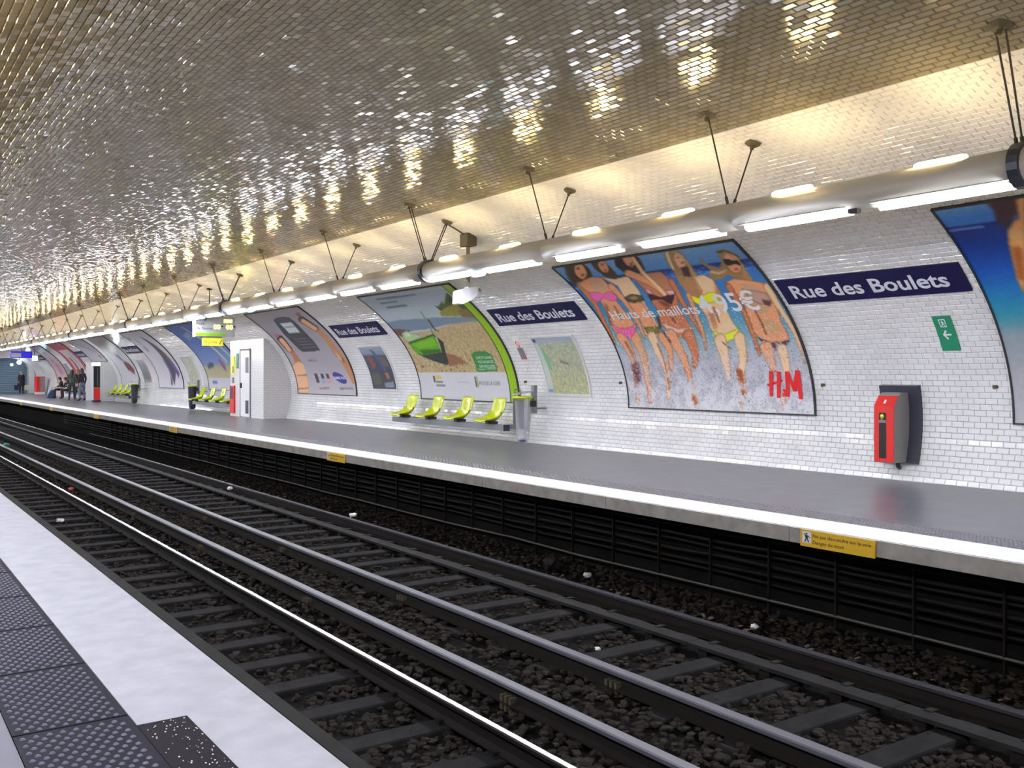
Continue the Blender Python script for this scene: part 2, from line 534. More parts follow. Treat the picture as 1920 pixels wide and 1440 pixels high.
for k in range(170):
    x, y = R.uniform(.95, 1.13), R.uniform(2.9, 3.99)
    r = R.uniform(.0012, .0035)
    b = len(vs)
    vs += [(x - r, y - r, .001), (x + r, y - r, .001), (x + r, y + r, .001), (x - r, y + r, .001), (x, y, .001 + r)]
    fs += [(b, b + 1, b + 4), (b + 1, b + 2, b + 4), (b + 2, b + 3, b + 4), (b + 3, b, b + 4)]
me.from_pydata(vs, [], fs)
part(nt_, 'grit', me, M['white'], 'white specks', 'stuff')
me_ns = MB().box(0, .424, .004, .856, -.02, .002).mesh('tactile_slab')
me_nst = studs(.004, .42, 0, .86, .0475, .0115, .0055, .002, 8)
for k in range(-3, 16):
    o = link('tactile_slab', me_ns, M['tactile'], pl)
    o.location = (.513, 4.145 + .868 * k - .868, 0)
    o.rotation_euler = (0, 0, 0)
    link('studs', me_nst, M['stud'], o, 'stuff')
# slab rims seen as a line along the paving
part(pl, 'channel', MB().box(.506, .513, Y_NEAR, Y_END, -.02, -.003).mesh('channel'), M['black'])

# ------------------------------------------------------------------ track bed
bed = struct('floor', MB().box(XL, 7.79, Y_NEAR, Y_END + 4, -1.3, Z_BED).mesh('floor'), M['bed'], 'sooty ballast bed between the platforms')
# loose ballast, real stones near the camera
ico = bmesh.new(); bmesh.ops.create_icosphere(ico, subdivisions=1, radius=1.0)
iv = np.array([v.co[:] for v in ico.verts]); ifc = np.array([[v.index for v in f.verts] for f in ico.faces]); ico.free()
def stones(name, n, xr, yr, size, zfun, m, power, label, flat=.7):
    x = NR.uniform(xr[0], xr[1], n)
    y = yr[0] + (yr[1] - yr[0]) * NR.random(n) ** power
    sz = NR.uniform(size[0], size[1], n)
    V = iv[None] * NR.uniform(.6, 1.25, (n, len(iv), 1)) * sz[:, None, None] * np.stack([NR.uniform(.8, 1.3, n), NR.uniform(.8, 1.3, n), np.full(n, flat)], 1)[:, None, :]
    a = NR.uniform(0, 2 * PI, n); ca, sa = np.cos(a)[:, None], np.sin(a)[:, None]
    X = V[..., 0] * ca - V[..., 1] * sa; Yv = V[..., 0] * sa + V[..., 1] * ca
    V = np.stack([X + x[:, None], Yv + y[:, None], V[..., 2] + (zfun(x) + NR.uniform(-.012, .012, n))[:, None]], 2)
    F = ifc[None] + (np.arange(n) * len(iv))[:, None, None]
    me = np_mesh(name, V.reshape(-1, 3), F.reshape(-1, 3))
    o = link(name, me, m, None, 'stuff')
    o['label'] = label; o['category'] = 'ballast'
    return o
def zb(x):
    return np.where((x > 3.5) & (x < 4.75), -1.0, np.where(x > 6.5, -1.01, -1.025))
stones('ballast', 16000, (2.2, 6.0), (2.0, 30.0), (.016, .042), zb, M['ballast'], 1.7, 'dark crushed stone ballast between the rails')
stones('verge_ballast', 5000, (6.5, 7.72), (2.0, 26.0), (.014, .036), zb, M['ballast'], 1.6, 'dark stones and dirt below the far platform edge')
# dead leaves among the verge stones
vs, fs = [], []
for k in range(900):
    x, y, z = R.uniform(6.52, 7.6), 2.5 + 22 * R.random() ** 1.5, R.uniform(-.985, -.955)
    a, l, w = R.uniform(0, 2 * PI), R.uniform(.02, .05), R.uniform(.012, .03)
    b = len(vs)
    for p, q, h in ((-l, 0, 0), (0, -w, R.uniform(-.01, .02)), (l, 0, R.uniform(0, .02)), (0, w, R.uniform(-.01, .02))):
        vs.append((x + p * math.cos(a) - q * math.sin(a), y + p * math.sin(a) + q * math.cos(a), z + h))
    fs += [(b, b + 1, b + 2), (b, b + 2, b + 3)]
me = bpy.data.meshes.new('dead_leaves'); me.from_pydata(vs, [], fs)
o = link('dead_leaves', me, M['leaf'], None, 'stuff'); o['label'] = 'brown dead leaves strewn along the far side of the track'; o['category'] = 'leaves'

# sleepers
def sleeper_mesh(l):
    return MB().bbox(-l / 2, l / 2, -.105, .105, -.06, .045, .012).mesh('railway_sleeper')
me_s1, me_s2 = sleeper_mesh(2.36), sleeper_mesh(2.12)
for k in range(66):
    for me, xc, y, lab, g in ((me_s1, 2.42, 3.0 + .675 * k, 'grey sleeper crossing the near track under the polished rail', 'sleepers of the near track'),
                              (me_s2, 5.68, 2.95 + .675 * k, 'grey sleeper half sunk in ballast under the far track', 'sleepers of the far track')):
        o = link('railway_sleeper', me, M['sleeper'])
        o.location = (xc, y, -1.035)
        o.rotation_euler = (0, 0, R.gauss(0, .012))
        tag(o, lab, 'sleeper', g)

# rails
RP = [(-.065, -.14), (.065, -.14), (.065, -.128), (.012, -.112), (.009, -.04), (.034, -.028), (.034, -.006), (.026, 0), (-.026, 0), (-.034, -.006), (-.034, -.028), (-.009, -.04), (-.012, -.112), (-.065, -.128)]
def rail(x, label, top, zt=Z_RAIL, clip_y=None, ins=None, hw=.036, hd=.030):
    t = thing('rail', label, 'rail', (x, 0, Z_BED))
    mb = MB(); mb.prism([(x + p, zt + q) for p, q in RP], 'y', Y_NEAR, Y_END + 3)
    part(t, 'rail_body', mb.mesh('rail_body'), M['rail_side'])
    part(t, 'running_surface', MB().prism([(x - hw, zt - hd), (x - hw, zt - .006), (x - hw + .009, zt + .003), (x + hw - .009, zt + .003), (x + hw, zt - .006), (x + hw, zt - hd)], 'y', Y_NEAR, Y_END + 3).mesh('running_surface'), top)  # top metal wraps the head sides too, lamp light put into colour
    if clip_y:
        me = MB().box(-.11, .11, -.06, .06, -.155, -.135).box(-.10, -.06, -.03, .03, -.14, -.11).box(.06, .10, -.03, .03, -.14, -.11).mesh('chair_plate')
        for y in clip_y:
            o = link('chair_plate', me, M['rail_side'], t); o.location = (0, y, zt - Z_BED)
    if ins:
        mb = MB()
        for dy in (-.055, 0, .055):
            mb.box(-.06, .06, dy - .014, dy + .014, 0, .13)
        mb.box(-.075, .075, -.09, .09, -.02, .02).box(-.035, .035, -.075, .075, 0, .12)
        me = mb.mesh('insulator')
        for y in ins:
            o = link('insulator', me, M['plate'], t); o.location = (0, y, -.02)
    return t
slp_near = [3.0 + .675 * k for k in range(40)]
slp_far = [2.95 + .675 * k for k in range(40)]
rail(1.86, 'running rail close under the near platform edge', M['rail_top'], clip_y=slp_near)
rail(3.40, 'polished steel running rail with bright top, closest one in full view', M['rail_shiny'], clip_y=slp_near, hw=.024, hd=.010)
rail(3.96, 'dull conductor rail on ribbed supports, next to the polished rail', M['rail_top'], ins=[5.75 + 3.72 * k for k in range(-1, 9)], hw=.045)
rail(4.81, 'dull wide-topped rail on ribbed supports between the two tracks', M['rail_top'], ins=[5.58 + 3.4 * k for k in range(-1, 10)], hw=.05)
rail(6.42, 'dark rail of the far track, nearest the platform with the seats', M['rail_far'])
g = thing('guard_strip', 'flat grey guard strip bolted beside the far rail', 'rail', (6.06, 0, Z_BED))
y = 2.0
while y < 60:
    part(g, 'plank', MB().box(5.985, 6.145, y + .003, y + 2.0, -.955, -.925).mesh('plank'), M['strip']); y += 2.003
me = MB().box(-.05, .05, -.05, .05, -.105, .02).box(.05, .14, -.03, .03, .008, .03).mesh('post')
for yy in slp_far:
    o = link('post', me, M['rail_side'], g); o.location = (0, yy + .2, .092)
kb = struct('kerb_strip', MB().box(2.30, 2.60, Y_NEAR, Y_END, -1.1, -.975).mesh('kerb_strip'), M['strip'], 'grey longitudinal strip along the near track')
y = 2.0
# cables along the far side
cr = thing('cable_rack', 'dark cable runs on upright brackets under the far platform', 'cables', (7.66, 10, Z_BED))
for k, (z, r) in enumerate(((-.30, .020), (-.385, .024), (-.455, .018), (-.55, .026), (-.645, .022), (-.72, .018))):
    pts = [(7.66 + R.uniform(-.01, .01), 1.5 + .8 * i, z + R.uniform(-.012, .012)) for i in range(56)]
    part(cr, 'cable', MB().tube(pts, r, 6).mesh('cable', True), M['cable'])
part(cr, 'conduit', MB().tube([(7.62, 1.5 + 1.6 * i, -.885 + R.uniform(-.012, .012)) for i in range(25)], .014, 6).mesh('conduit', True), M['pipe'], 'thin pale conduit')
me = MB().box(-.015, .015, -.01, .01, 0, .72).box(0, .14, -.01, .01, .68, .71).box(0, .14, -.012, .012, .35, .38).mesh('bracket')
for k in range(44):
    o = link('bracket', me, M['cable'], cr); o.location = (-.035, -8.3 + .8 * k, .02)
# litter
def litter(x, y, z, r, col, label, seed):
    rr = random.Random(seed)
    bm = bmesh.new(); bmesh.ops.create_icosphere(bm, subdivisions=2, radius=r)
    for v in bm.verts:
        v.co *= rr.uniform(.6, 1.2); v.co.z *= .6
    me = bpy.data.meshes.new('litter_scrap'); bm.to_mesh(me); bm.free()
    o = link('litter_scrap', me, col); o.location = (x, y, z + r * .5)
    tag(o, label, 'litter', None)
M['lred'] = mat('red_wrapper', (.4, .04, .04), .6); M['lgreen'] = mat('green_wrapper', (.05, .4, .25), .6)
litter(5.02, 10.9, -1.0, .055, M['paper'], 'crumpled white paper between the rails of the far track', 1)
litter(7.05, 9.4, -.97, .12, M['strip'], 'large grey lump of rubbish beside the far conduit', 2)
litter(7.1, 8.75, -.97, .05, M['paper'], 'small white scrap beside the grey lump of rubbish', 3)
litter(6.85, 14.6, -.97, .07, M['paper'], 'pale scrap in the leaves below the far platform', 4)
litter(2.80, 17.0, -1.0, .06, M['paper'], 'white scrap on the sleepers beside the polished rail', 5)
litter(6.30, 19.2, -.93, .06, M['paper'], 'white scrap lying against the far rail', 6)
litter(3.75, 21.5, -1.0, .07, M['lred'], 'red wrapper between polished rail and conductor rail', 7)
litter(3.98, 33.5, -.83, .09, M['lgreen'], 'green scrap on the conductor rail far down the track', 8)
litter(5.35, 6.45, -1.0, .03, M['paper'], 'tiny white scrap among the far track sleepers', 9)
litter(6.95, 6.1, -.97, .04, M['paper'], 'tiny white scrap under the yellow warning plate', 10)

# ------------------------------------------------------------------ end walls
def end_wall(name, y0, y1, openings, m, label, flip=False):
    """wall across the vault, cut by arched openings (x0,x1,ztop,rise,zbottom)"""
    xs = set(np.linspace(XC - AX + .01, XC + AX - .01, 60).tolist())
    for (a, b, zt, rise, zbm) in openings:
        xs |= set(np.linspace(a, b, 17).tolist()) | {a - .0005, b + .0005}
    xs = sorted(xs)
    def top(x):
        return ZC + BZ * math.sqrt(max(0, 1 - ((x - XC) / AX) ** 2))
    def low(x):
        for (a, b, zt, rise, zbm) in openings:
            if a <= x <= b:
                q = (x - (a + b) / 2) / ((b - a) / 2)
                return zt - rise + rise * math.sqrt(max(0, 1 - q * q))
        return -1.3
    mb = MB()
    for xa, xb in zip(xs, xs[1:]):
        la, lb = low(xa), low(xb)
        if abs(la - lb) > .9 and xb - xa < .001:
            continue
        mb.add([(xa, y0, la), (xb, y0, lb), (xb, y0, top(xb)), (xa, y0, top(xa)), (xa, y1, la), (xb, y1, lb), (xb, y1, top(xb)), (xa, y1, top(xa))],
               [(0, 1, 2, 3), (7, 6, 5, 4), (0, 4, 5, 1)])
    for (a, b, zt, rise, zbm) in openings:
        for x in (a, b):
            mb.add([(x, y0, zbm), (x, y1, zbm), (x, y1, zt - rise), (x, y0, zt - rise)], [(0, 1, 2, 3)])
    return struct(name, mb.mesh(name, fix=False), m, label)
end_wall('wall_end', Y_END, Y_END + .9, [(8.15, 11.02, 2.62, .75, 0), (1.5, 7.1, 3.4, 1.3, -1.3)], M['brick_xz'], 'white tiled end wall with arched passage')
struct('wall_back', MB().box(-3.2, 11.8, Y_NEAR - .3, Y_NEAR, -1.3, 4.6).mesh('wall_back'), M['brick_xz'], 'white tiled wall at the other station end')
struct('wall_tunnel', MB().box(1.3, 7.4, Y_END + 3.2, Y_END + 3.4, -1.4, 3.6).box(7.1, 7.3, Y_END + .9, Y_END + 3.2, -1.4, 3.6).box(1.3, 1.5, Y_END + .9, Y_END + 3.2, -1.4, 3.6).box(1.3, 7.3, Y_END + .9, Y_END + 3.2, 3.4, 3.6).mesh('wall_tunnel'), M['black'], 'dark tunnel mouth beyond the platform')
sh = thing('roller_shutter', 'blue grey slatted shutter closing the arched passage at the platform end', 'shutter', (9.6, Y_END + 1.2, 0))
for k in range(20):
    part(sh, 'slat', MB().prism([(Y_END + 1.05, .137 * k), (Y_END + 1.02, .137 * k + .07), (Y_END + 1.05, .137 * k + .13), (Y_END + 1.1, .137 * k + .13), (Y_END + 1.1, .137 * k)], 'x', 8.0, 11.2).mesh('slat'), M['shutter'])
struct('floor_passage', MB().box(7.3, 11.4, Y_END - .05, Y_END + 1.3, -.2, -.001).mesh('floor_passage'), M['asphalt'], 'paving under the end arch')

# ------------------------------------------------------------------ light tubes
TX, TZ, TR = 7.85, 3.10, .15
low_y = [-12.2 + 1.62 * k for k in range(10)] + [4.765, 6.36, 7.98, 9.66, 11.39, 13.12] + [14.83 + 1.705 * k for k in range(38)]
low_y = [y for y in low_y if Y_NEAR + .8 < y < Y_END - .7]
hang_y = [-12.6, -9.4, -6.0, -2.6, .7, 4.07, 7.22, 10.5, 13.83, 17.3, 20.7, 24.2, 27.65, 31.1, 34.4] + [34.4 + 3.42 * k for k in range(1, 13)]
dbl = {round(v, 2) for v in (-6.0, 4.07, 13.83, 24.2, 34.4, 34.4 + 3.42 * 3, 34.4 + 3.42 * 6, 34.4 + 3.42 * 9, 34.4 + 3.42 * 12)}
def capsule(x, z, r, l, flat=1.0, taper=.6, n=10):
    """lamp along y: tube with drawn-in ends, centred at y=0"""
    ys = [-l / 2, -l / 2 + r * .35, -l / 2 + r * 1.2, l / 2 - r * 1.2, l / 2 - r * .35, l / 2]
    rs = [r * .25, r * .75, r, r, r * .75, r * .25]
    return MB().tube([(x, q, z) for q in ys], rs, n)
def light_tube(tx, mirror, label):
    sg = -1 if not mirror else 1           # side facing the tracks
    t = thing('light_tube', label, 'light fitting', (tx, 0, TZ))
    n = 24
    ys = [Y_NEAR + .05] + [q for q in np.arange(-10.0, 79.0, 3.42).tolist()] + [Y_END - .05]
    for a, b in zip(ys, ys[1:]):
        part(t, 'housing', MB().tube([(tx, a + .003, TZ), (tx, b - .003, TZ)], TR, n).mesh('housing', True), M['housing'])
    # lower white lamps and upper warm lamps; shields added to cut spill light
    me_l = capsule(sg * .028, -.142, .050, 1.24).mesh('fluorescent_lamp', True)
    me_u = capsule(sg * .042, .145, .034, .50).mesh('uplight', True)
    me_shield = MB().box(sg * .028 - .085, sg * .028 + .085, -.66, .66, -.122, -.112).box(*sorted((sg * .028 - sg * .085, sg * .028 - sg * .077)), -.66, .66, -.178, -.112).mesh('lamp_shield')  # added flange and lip keep lamp light off ceiling and upper wall
    for y in low_y:
        for nm, me, m in (('fluorescent_lamp', me_l, M['lamp_low']), ('uplight', me_u, M['lamp_up']), ('lamp_shield', me_shield, M['housing'])):
            o = link(nm, me, m, t); o.location = (0, y, 0)
    # hangers
    for y in hang_y:
        d = round(y, 2) in dbl
        mb = MB(); plates = []
        for sx, X2 in ((-1, 7.50), (1, 8.21)):
            X = X2 if mirror is False else .25 + (7.85 - X2)
            s_ = sg * -1 * sx
            z2 = ZC + BZ * math.sqrt(1 - ((X - XC) / AX) ** 2)
            for dy in ((-.04, .04) if d else (0,)):
                a = Vector((tx + s_ * .045, y + dy * .6, TZ + TR - .012)); b = Vector((X, y + dy, z2 - .02))
                mb.tube([a, b], .009, 5)
                mb.tube([a, a + (b - a) * .09], .017, 6)
            # fixing plate on the vault
            th = math.atan2((z2 - ZC) / BZ ** 2, (X - XC) / AX ** 2)
            nn = Vector((-math.cos(th), 0, -math.sin(th))); tt = Vector((-math.sin(th), 0, math.cos(th)))
            c = Vector((X, y, z2)) + nn * .014
            V = []
            for q in (0, 1):
                for i in range(8):
                    an = PI / 8 + i * PI / 4
                    rr = (.10 if i % 2 else .085) * (1 if q == 0 else .6) * (1.15 if d else 1)
                    V.append(c + nn * (.0 if q == 0 else .03) + tt * rr * math.cos(an) + Vector((0, rr * math.sin(an), 0)))
            pm = MB(); plates.append(pm)
            pm.add(V, [tuple(range(8)), tuple(range(15, 7, -1))] + [(i, 8 + i, 8 + (i + 1) % 8, (i + 1) % 8) for i in range(8)])
            pm.tube([c + nn * .03, c + nn * .075], .022, 6)
        h = part(t, 'hanger', mb.mesh('hanger'), M['rod'])
        for pm in plates:
            part(h, 'ceiling_plate', pm.mesh('ceiling_plate'), M['plate'])
        if d:
            ring = MB()
            for i in range(20):
                a0, a1 = 2 * PI * i / 20, 2 * PI * (i + 1) / 20
                V = []
                for an in (a0, a1):
                    for rr, dy in ((TR + .005, -.045), (TR + .04, -.045), (TR + .04, .045), (TR + .005, .045)):
                        V.append((tx + rr * math.cos(an), y + dy, TZ + rr * math.sin(an)))
                ring.add(V, [(0, 1, 5, 4), (1, 2, 6, 5), (2, 3, 7, 6), (3, 0, 4, 7)])
            part(h, 'ring_clamp', ring.mesh('ring_clamp'), M['clamp'])
    return t
lt = light_tube(TX, False, 'long cream light tube with lamps hung above the far platform')
light_tube(.25, True, 'long cream light tube with lamps hung above the near platform')
for y in (12.25, 22.3, 32.6, 46.2, 59.0, 69.5):
    o = part(lt, 'emergency_lamp', capsule(0, 0, .05, .36).mesh('emergency_lamp', True), M['lamp_em'], 'small cyan emergency lamp'); o.location = (TX - .03, y, 2.925)
for y in (5.62,):
    part(lt, 'socket', MB().box(TX - .09, TX - .03, y - .05, y + .05, 2.92, 2.96).mesh('socket'), M['black'])

# outlines of the printed pictures, in thousandths of each sheet (across, down)
P_BATHERS=[
('3a2419',1,'93 -23 154 -36 201 -15 205 46 176 114 112 181 111 146 72 161 32 169 12 151 35 74'),
('c98a62',0,'184 43 172 69 155 93 136 111 117 122 101 124 91 116 88 99 92 76 104 51 122 27 142 8 162 -4 177 -5 187 3 189 21'),
('7a4630',1,'162 30 159 34 154 38 147 41 140 43 134 44 129 43 127 41 128 38 131 34 136 30 143 27 150 25 156 24 161 25 163 27'),
('7a4630',1,'145 86 142 89 138 93 132 96 126 98 120 99 116 99 113 98 113 95 116 92 120 89 126 86 132 83 138 82 142 82 145 84'),
('e0b48f',1,'187 21 182 27 175 34 167 39 160 42 154 42 151 39 150 34 152 28 157 21 164 14 172 9 179 6 185 6 188 9 189 14'),
('b06a45',0,'27 170 31 159 42 147 55 138 67 135 75 137 77 146 61 299 59 307 52 316 42 323 33 326 26 324 24 318'),
('b06a45',0,'24 315 29 306 37 297 47 293 55 291 60 295 61 302 27 453 24 460 18 466 11 470 4 471 0 469 -1 463'),
('b06a45',0,'-1 463 1 457 7 451 14 447 21 446 26 448 27 453 13 606 12 610 9 614 4 616 0 617 -3 616 -4 613'),
('c98a62',0,'44 153 110 127 165 112 221 129 219 211 184 325 189 400 198 484 158 561 48 555 40 484 74 377 87 300 66 244'),
('dcae86',2,'131 142 196 141 200 209 154 243 104 222'),
('dcae86',2,'118 343 164 373 162 446 111 442'),
('7a4630',2,'104 316 108 342 69 438 53 485 45 461'),
('c98a62',0,'204 211 207 201 215 190 226 182 237 178 244 180 247 186 249 321 248 328 242 337 234 344 225 347 218 346 215 341'),
('c98a62',0,'215 338 218 329 225 321 234 316 242 314 248 317 249 323 237 469 235 475 231 481 225 485 218 487 213 485 211 480'),
('c98a62',0,'212 478 215 472 220 466 227 463 233 462 236 465 237 471 219 571 217 577 213 581 208 583 203 584 200 582 199 578'),
('ef5fa0',0,'65 227 129 233 134 256 192 235 211 287 182 314 144 305 122 281 61 314 51 280'),
('c98a62',0,'34 570 38 554 51 538 69 527 87 524 100 529 104 542 107 694 105 704 99 714 89 721 78 723 69 720 64 713'),
('c98a62',0,'64 706 69 696 79 688 90 684 100 685 106 692 106 701 85 818 82 826 76 833 67 836 58 835 52 830 50 823'),
('c98a62',0,'50 822 54 814 61 807 70 804 79 806 84 811 85 819 70 966 69 970 65 974 61 975 56 975 52 972 50 968'),
('c98a62',0,'119 561 125 545 138 530 156 520 172 518 184 524 187 538 179 681 177 692 168 703 157 710 144 712 134 708 130 698'),
('c98a62',0,'131 693 136 681 147 672 159 667 171 668 178 676 179 686 156 818 153 826 147 832 138 836 129 835 123 830 121 823'),
('c98a62',0,'121 822 124 814 131 808 140 805 148 806 154 811 156 818 150 963 149 968 145 972 139 975 133 974 129 971 127 966'),
('b06a45',1,'70 605 71 601 75 596 80 593 84 593 88 594 89 598 100 727 100 730 97 734 94 736 89 737 86 735 84 733'),
('b06a45',1,'85 730 87 727 90 724 94 723 98 723 100 726 100 729 74 869 73 872 70 874 68 875 65 874 63 873 63 870'),
('dcae86',1,'155 607 157 603 160 599 165 597 169 597 172 599 173 603 157 729 156 732 154 735 150 736 147 736 145 735 144 732'),
('dcae86',1,'144 731 145 728 148 726 152 725 155 725 157 727 157 730 141 849 140 851 138 853 136 853 134 853 133 852 132 850'),
('6b3a42',2,'62 739 114 730 83 899 52 928'),
('f0588f',0,'48 471 95 507 162 502 212 479 161 549 119 579 98 564 63 527'),
('4a3022',1,'255 -18 308 -17 328 49 321 126 294 189 269 199 267 144 244 119 233 52'),
('c98a62',0,'326 32 320 51 311 69 299 84 286 94 273 97 264 93 258 83 258 67 263 48 273 29 286 14 300 4 312 0 321 5 326 16'),
('7a4630',1,'311 27 309 30 306 32 301 35 297 38 292 39 288 39 286 38 286 37 288 34 291 31 296 28 300 26 305 24 309 24 311 25'),
('7a4630',1,'294 72 292 74 289 77 285 80 281 82 277 83 273 83 271 82 271 80 273 78 276 75 280 73 285 70 289 69 292 69 294 70'),
('dcae86',0,'212 120 283 151 370 141 360 258 334 366 330 460 326 526 289 579 222 564 239 476 239 369 246 294 265 205'),
('c98a62',0,'242 331 327 341 319 459 314 526 236 521 244 429'),
('4b3f2a',0,'246 294 300 273 357 293 345 331 279 338 246 326'),
('a89a60',1,'263 299 310 289 329 307 292 317'),
('6a6420',0,'239 510 334 508 311 547 264 571 239 554'),
('dcae86',0,'230 575 236 561 247 548 262 540 276 539 285 546 288 557 277 654 274 665 265 676 253 682 242 683 233 678 230 669'),
('dcae86',0,'230 671 232 659 240 648 252 641 264 639 273 643 277 652 286 755 285 763 280 771 272 776 264 778 257 775 253 769'),
('dcae86',0,'253 763 257 755 264 749 272 746 280 748 285 753 286 761 263 941 261 945 258 949 254 951 249 950 245 947 244 943'),
('c98a62',0,'291 581 294 567 303 555 317 546 331 543 341 547 345 558 347 655 346 664 339 674 330 680 320 682 312 680 308 672'),
('c98a62',0,'308 665 314 655 323 648 333 645 342 646 347 653 346 662 314 771 312 777 306 782 299 784 293 783 289 779 288 773'),
('b06a45',1,'264 622 265 619 267 616 271 614 274 614 276 616 277 618 275 741 275 743 273 745 270 747 268 747 266 746 265 744'),
('b06a45',1,'265 743 266 741 268 738 271 737 273 738 275 739 275 742 265 895 264 897 263 899 261 899 259 899 257 898 256 896'),
('2a1712',1,'406 -21 463 -51 519 -37 519 33 493 110 443 147 409 114 366 106 362 56'),
('c98a62',0,'500 2 493 26 481 49 467 68 452 79 438 82 428 76 422 61 423 40 431 16 443 -7 458 -27 474 -38 488 -41 497 -34 501 -19'),
('7a4630',1,'488 -13 486 -10 482 -7 477 -3 471 -1 466 1 462 1 460 0 460 -2 462 -5 466 -9 470 -12 476 -15 481 -16 485 -17 487 -15'),
('7a4630',1,'468 49 466 52 462 55 457 58 452 61 447 63 442 63 440 62 440 60 442 57 445 53 450 50 456 47 461 46 465 46 467 47'),
('7b2c30',1,'454 65 453 68 449 71 445 74 441 76 436 77 433 77 431 76 431 74 432 72 435 69 439 66 444 65 448 63 452 63 454 64'),
('b06a45',0,'383 110 468 139 561 140 565 225 542 307 502 407 507 485 505 548 456 597 396 579 344 506 377 406 383 299 392 224'),
('c98a62',2,'482 161 551 153 552 223 526 281 465 260'),
('c98a62',0,'363 141 361 132 366 120 376 107 389 98 400 95 408 98 475 181 478 190 474 201 465 213 453 222 442 225 434 222'),
('c98a62',0,'432 219 433 208 439 196 450 186 462 179 472 179 477 184 504 280 504 288 499 297 491 307 481 312 473 312 468 308'),
('e0ac80',0,'478 19 482 12 488 6 495 1 500 0 504 2 504 8 478 125 475 132 469 139 462 144 455 146 451 143 450 138'),
('e0ac80',0,'450 140 452 133 457 126 464 120 471 117 476 118 478 123 494 302 493 309 489 316 482 322 475 325 469 325 466 320'),
('b06a45',0,'549 220 554 210 562 201 571 195 580 194 585 198 585 206 555 359 553 367 547 374 539 379 532 380 528 377 526 371'),
('b06a45',0,'526 372 529 364 534 356 542 352 549 350 554 352 555 359 549 471 548 477 543 483 537 487 531 489 527 487 525 482'),
('b06a45',0,'525 482 527 476 531 470 537 465 543 464 548 466 549 471 551 578 551 581 548 585 544 588 540 589 537 588 536 585'),
('3b2028',0,'400 241 417 291 447 319 520 298 546 290 477 372 441 330 381 333'),
('c98a92',0,'402 238 427 267 415 293 389 281'),
('d498a0',0,'496 277 542 277 534 306 499 311'),
('7a4630',2,'423 328 474 370 453 391 421 364'),
('d8a8a0',0,'359 484 428 531 517 523 492 558 423 562 362 529'),
('c98a62',0,'335 577 339 559 351 543 369 531 387 527 400 533 405 546 412 684 411 696 404 708 393 716 381 719 370 715 365 707'),
('c98a62',0,'364 702 368 690 377 679 390 673 401 673 410 678 413 689 408 834 407 841 403 846 397 850 391 850 385 847 383 842'),
('b06a45',0,'439 577 445 559 459 544 476 535 492 534 502 542 505 557 489 670 486 682 477 693 466 700 454 700 445 695 442 685'),
('b06a45',0,'443 677 450 665 462 657 474 654 484 658 488 667 487 678 457 754 453 762 445 768 437 770 429 768 425 762 425 754'),
('4a2a24',1,'345 452 347 447 351 444 356 442 360 442 362 444 362 448 338 526 337 528 335 531 332 532 330 532 328 530 328 528'),
('4a2a24',1,'328 530 328 527 330 524 332 522 335 522 337 522 338 524 357 611 356 613 355 615 353 617 351 617 349 617 348 616'),
('b08a58',1,'670 6 706 2 740 14 733 93 718 183 701 270 651 346 614 322 596 254 612 177 626 122 637 59'),
('d8b888',0,'664 16 669 9 676 3 682 0 687 1 689 6 687 12 659 73 654 79 648 85 642 87 638 87 636 83 637 77'),
('d8b888',0,'637 79 640 72 646 66 652 63 657 62 660 65 659 71 640 132 637 138 633 144 627 147 622 147 620 145 620 140'),
('d6a07c',0,'729 69 721 92 710 113 697 130 683 139 672 141 664 132 661 117 664 96 672 73 684 51 698 34 712 24 723 24 730 32 732 47'),
('7a4630',1,'712 56 710 59 707 61 704 64 699 65 695 66 692 66 690 65 690 64 692 61 695 59 699 56 703 55 707 53 710 53 712 55'),
('7a4630',1,'711 95 709 97 706 100 702 102 698 104 694 105 691 105 689 104 689 102 691 100 694 97 697 95 702 93 706 92 709 92 711 93'),
('f0e0d8',1,'695 115 693 117 691 120 687 122 683 124 679 125 676 125 675 124 675 122 676 119 679 117 682 115 686 113 690 112 693 112 695 113'),
('4a2c20',1,'672 131 710 126 677 206 646 201'),
('dcae86',0,'677 206 744 193 770 236 760 312 735 430 730 512 742 562 681 613 628 591 600 554 616 461 608 373 609 292'),
('c08a58',1,'653 190 693 209 682 302 633 376 603 349 599 279'),
('c98a62',2,'625 451 669 423 646 526 617 555'),
('b06a45',2,'772 245 756 312 730 386 738 321'),
('d6e020',0,'602 309 633 344 700 316 736 318 729 375 673 382 616 392 590 357'),
('d8e030',0,'599 552 658 579 749 546 710 602 658 623 617 597'),
('c98a62',0,'584 319 588 310 596 303 603 298 610 298 614 303 614 310 579 453 576 460 571 466 564 470 558 470 554 467 554 461'),
('c98a62',0,'554 461 556 454 562 448 568 444 575 444 579 447 579 453 564 558 563 563 558 569 553 572 548 572 544 570 543 565'),
('c98a62',0,'543 563 546 557 551 553 557 550 561 551 564 555 564 560 538 664 536 667 533 670 530 672 527 672 525 669 525 666'),
('dcae86',0,'590 618 597 599 612 583 631 574 647 575 657 585 659 602 644 676 639 690 628 702 615 709 601 709 592 702 589 689'),
('dcae86',0,'589 687 595 672 607 660 621 654 634 656 642 664 643 678 616 826 614 832 610 837 604 840 598 839 594 836 593 830'),
('dcae86',0,'697 604 705 588 718 575 733 569 746 572 754 581 754 596 726 718 722 730 713 739 701 744 690 743 683 736 682 725'),
('dcae86',0,'684 717 692 706 703 699 714 698 723 703 727 713 724 725 690 804 684 814 675 820 666 821 657 817 653 809 654 799'),
('dcae86',0,'653 805 656 795 664 786 673 782 683 783 689 789 691 798 684 912 683 918 679 922 674 925 668 925 664 922 662 916'),
('b05a30',1,'650 796 653 787 659 779 668 775 677 776 683 781 685 790 681 860 680 867 675 874 667 877 660 877 654 872 652 866'),
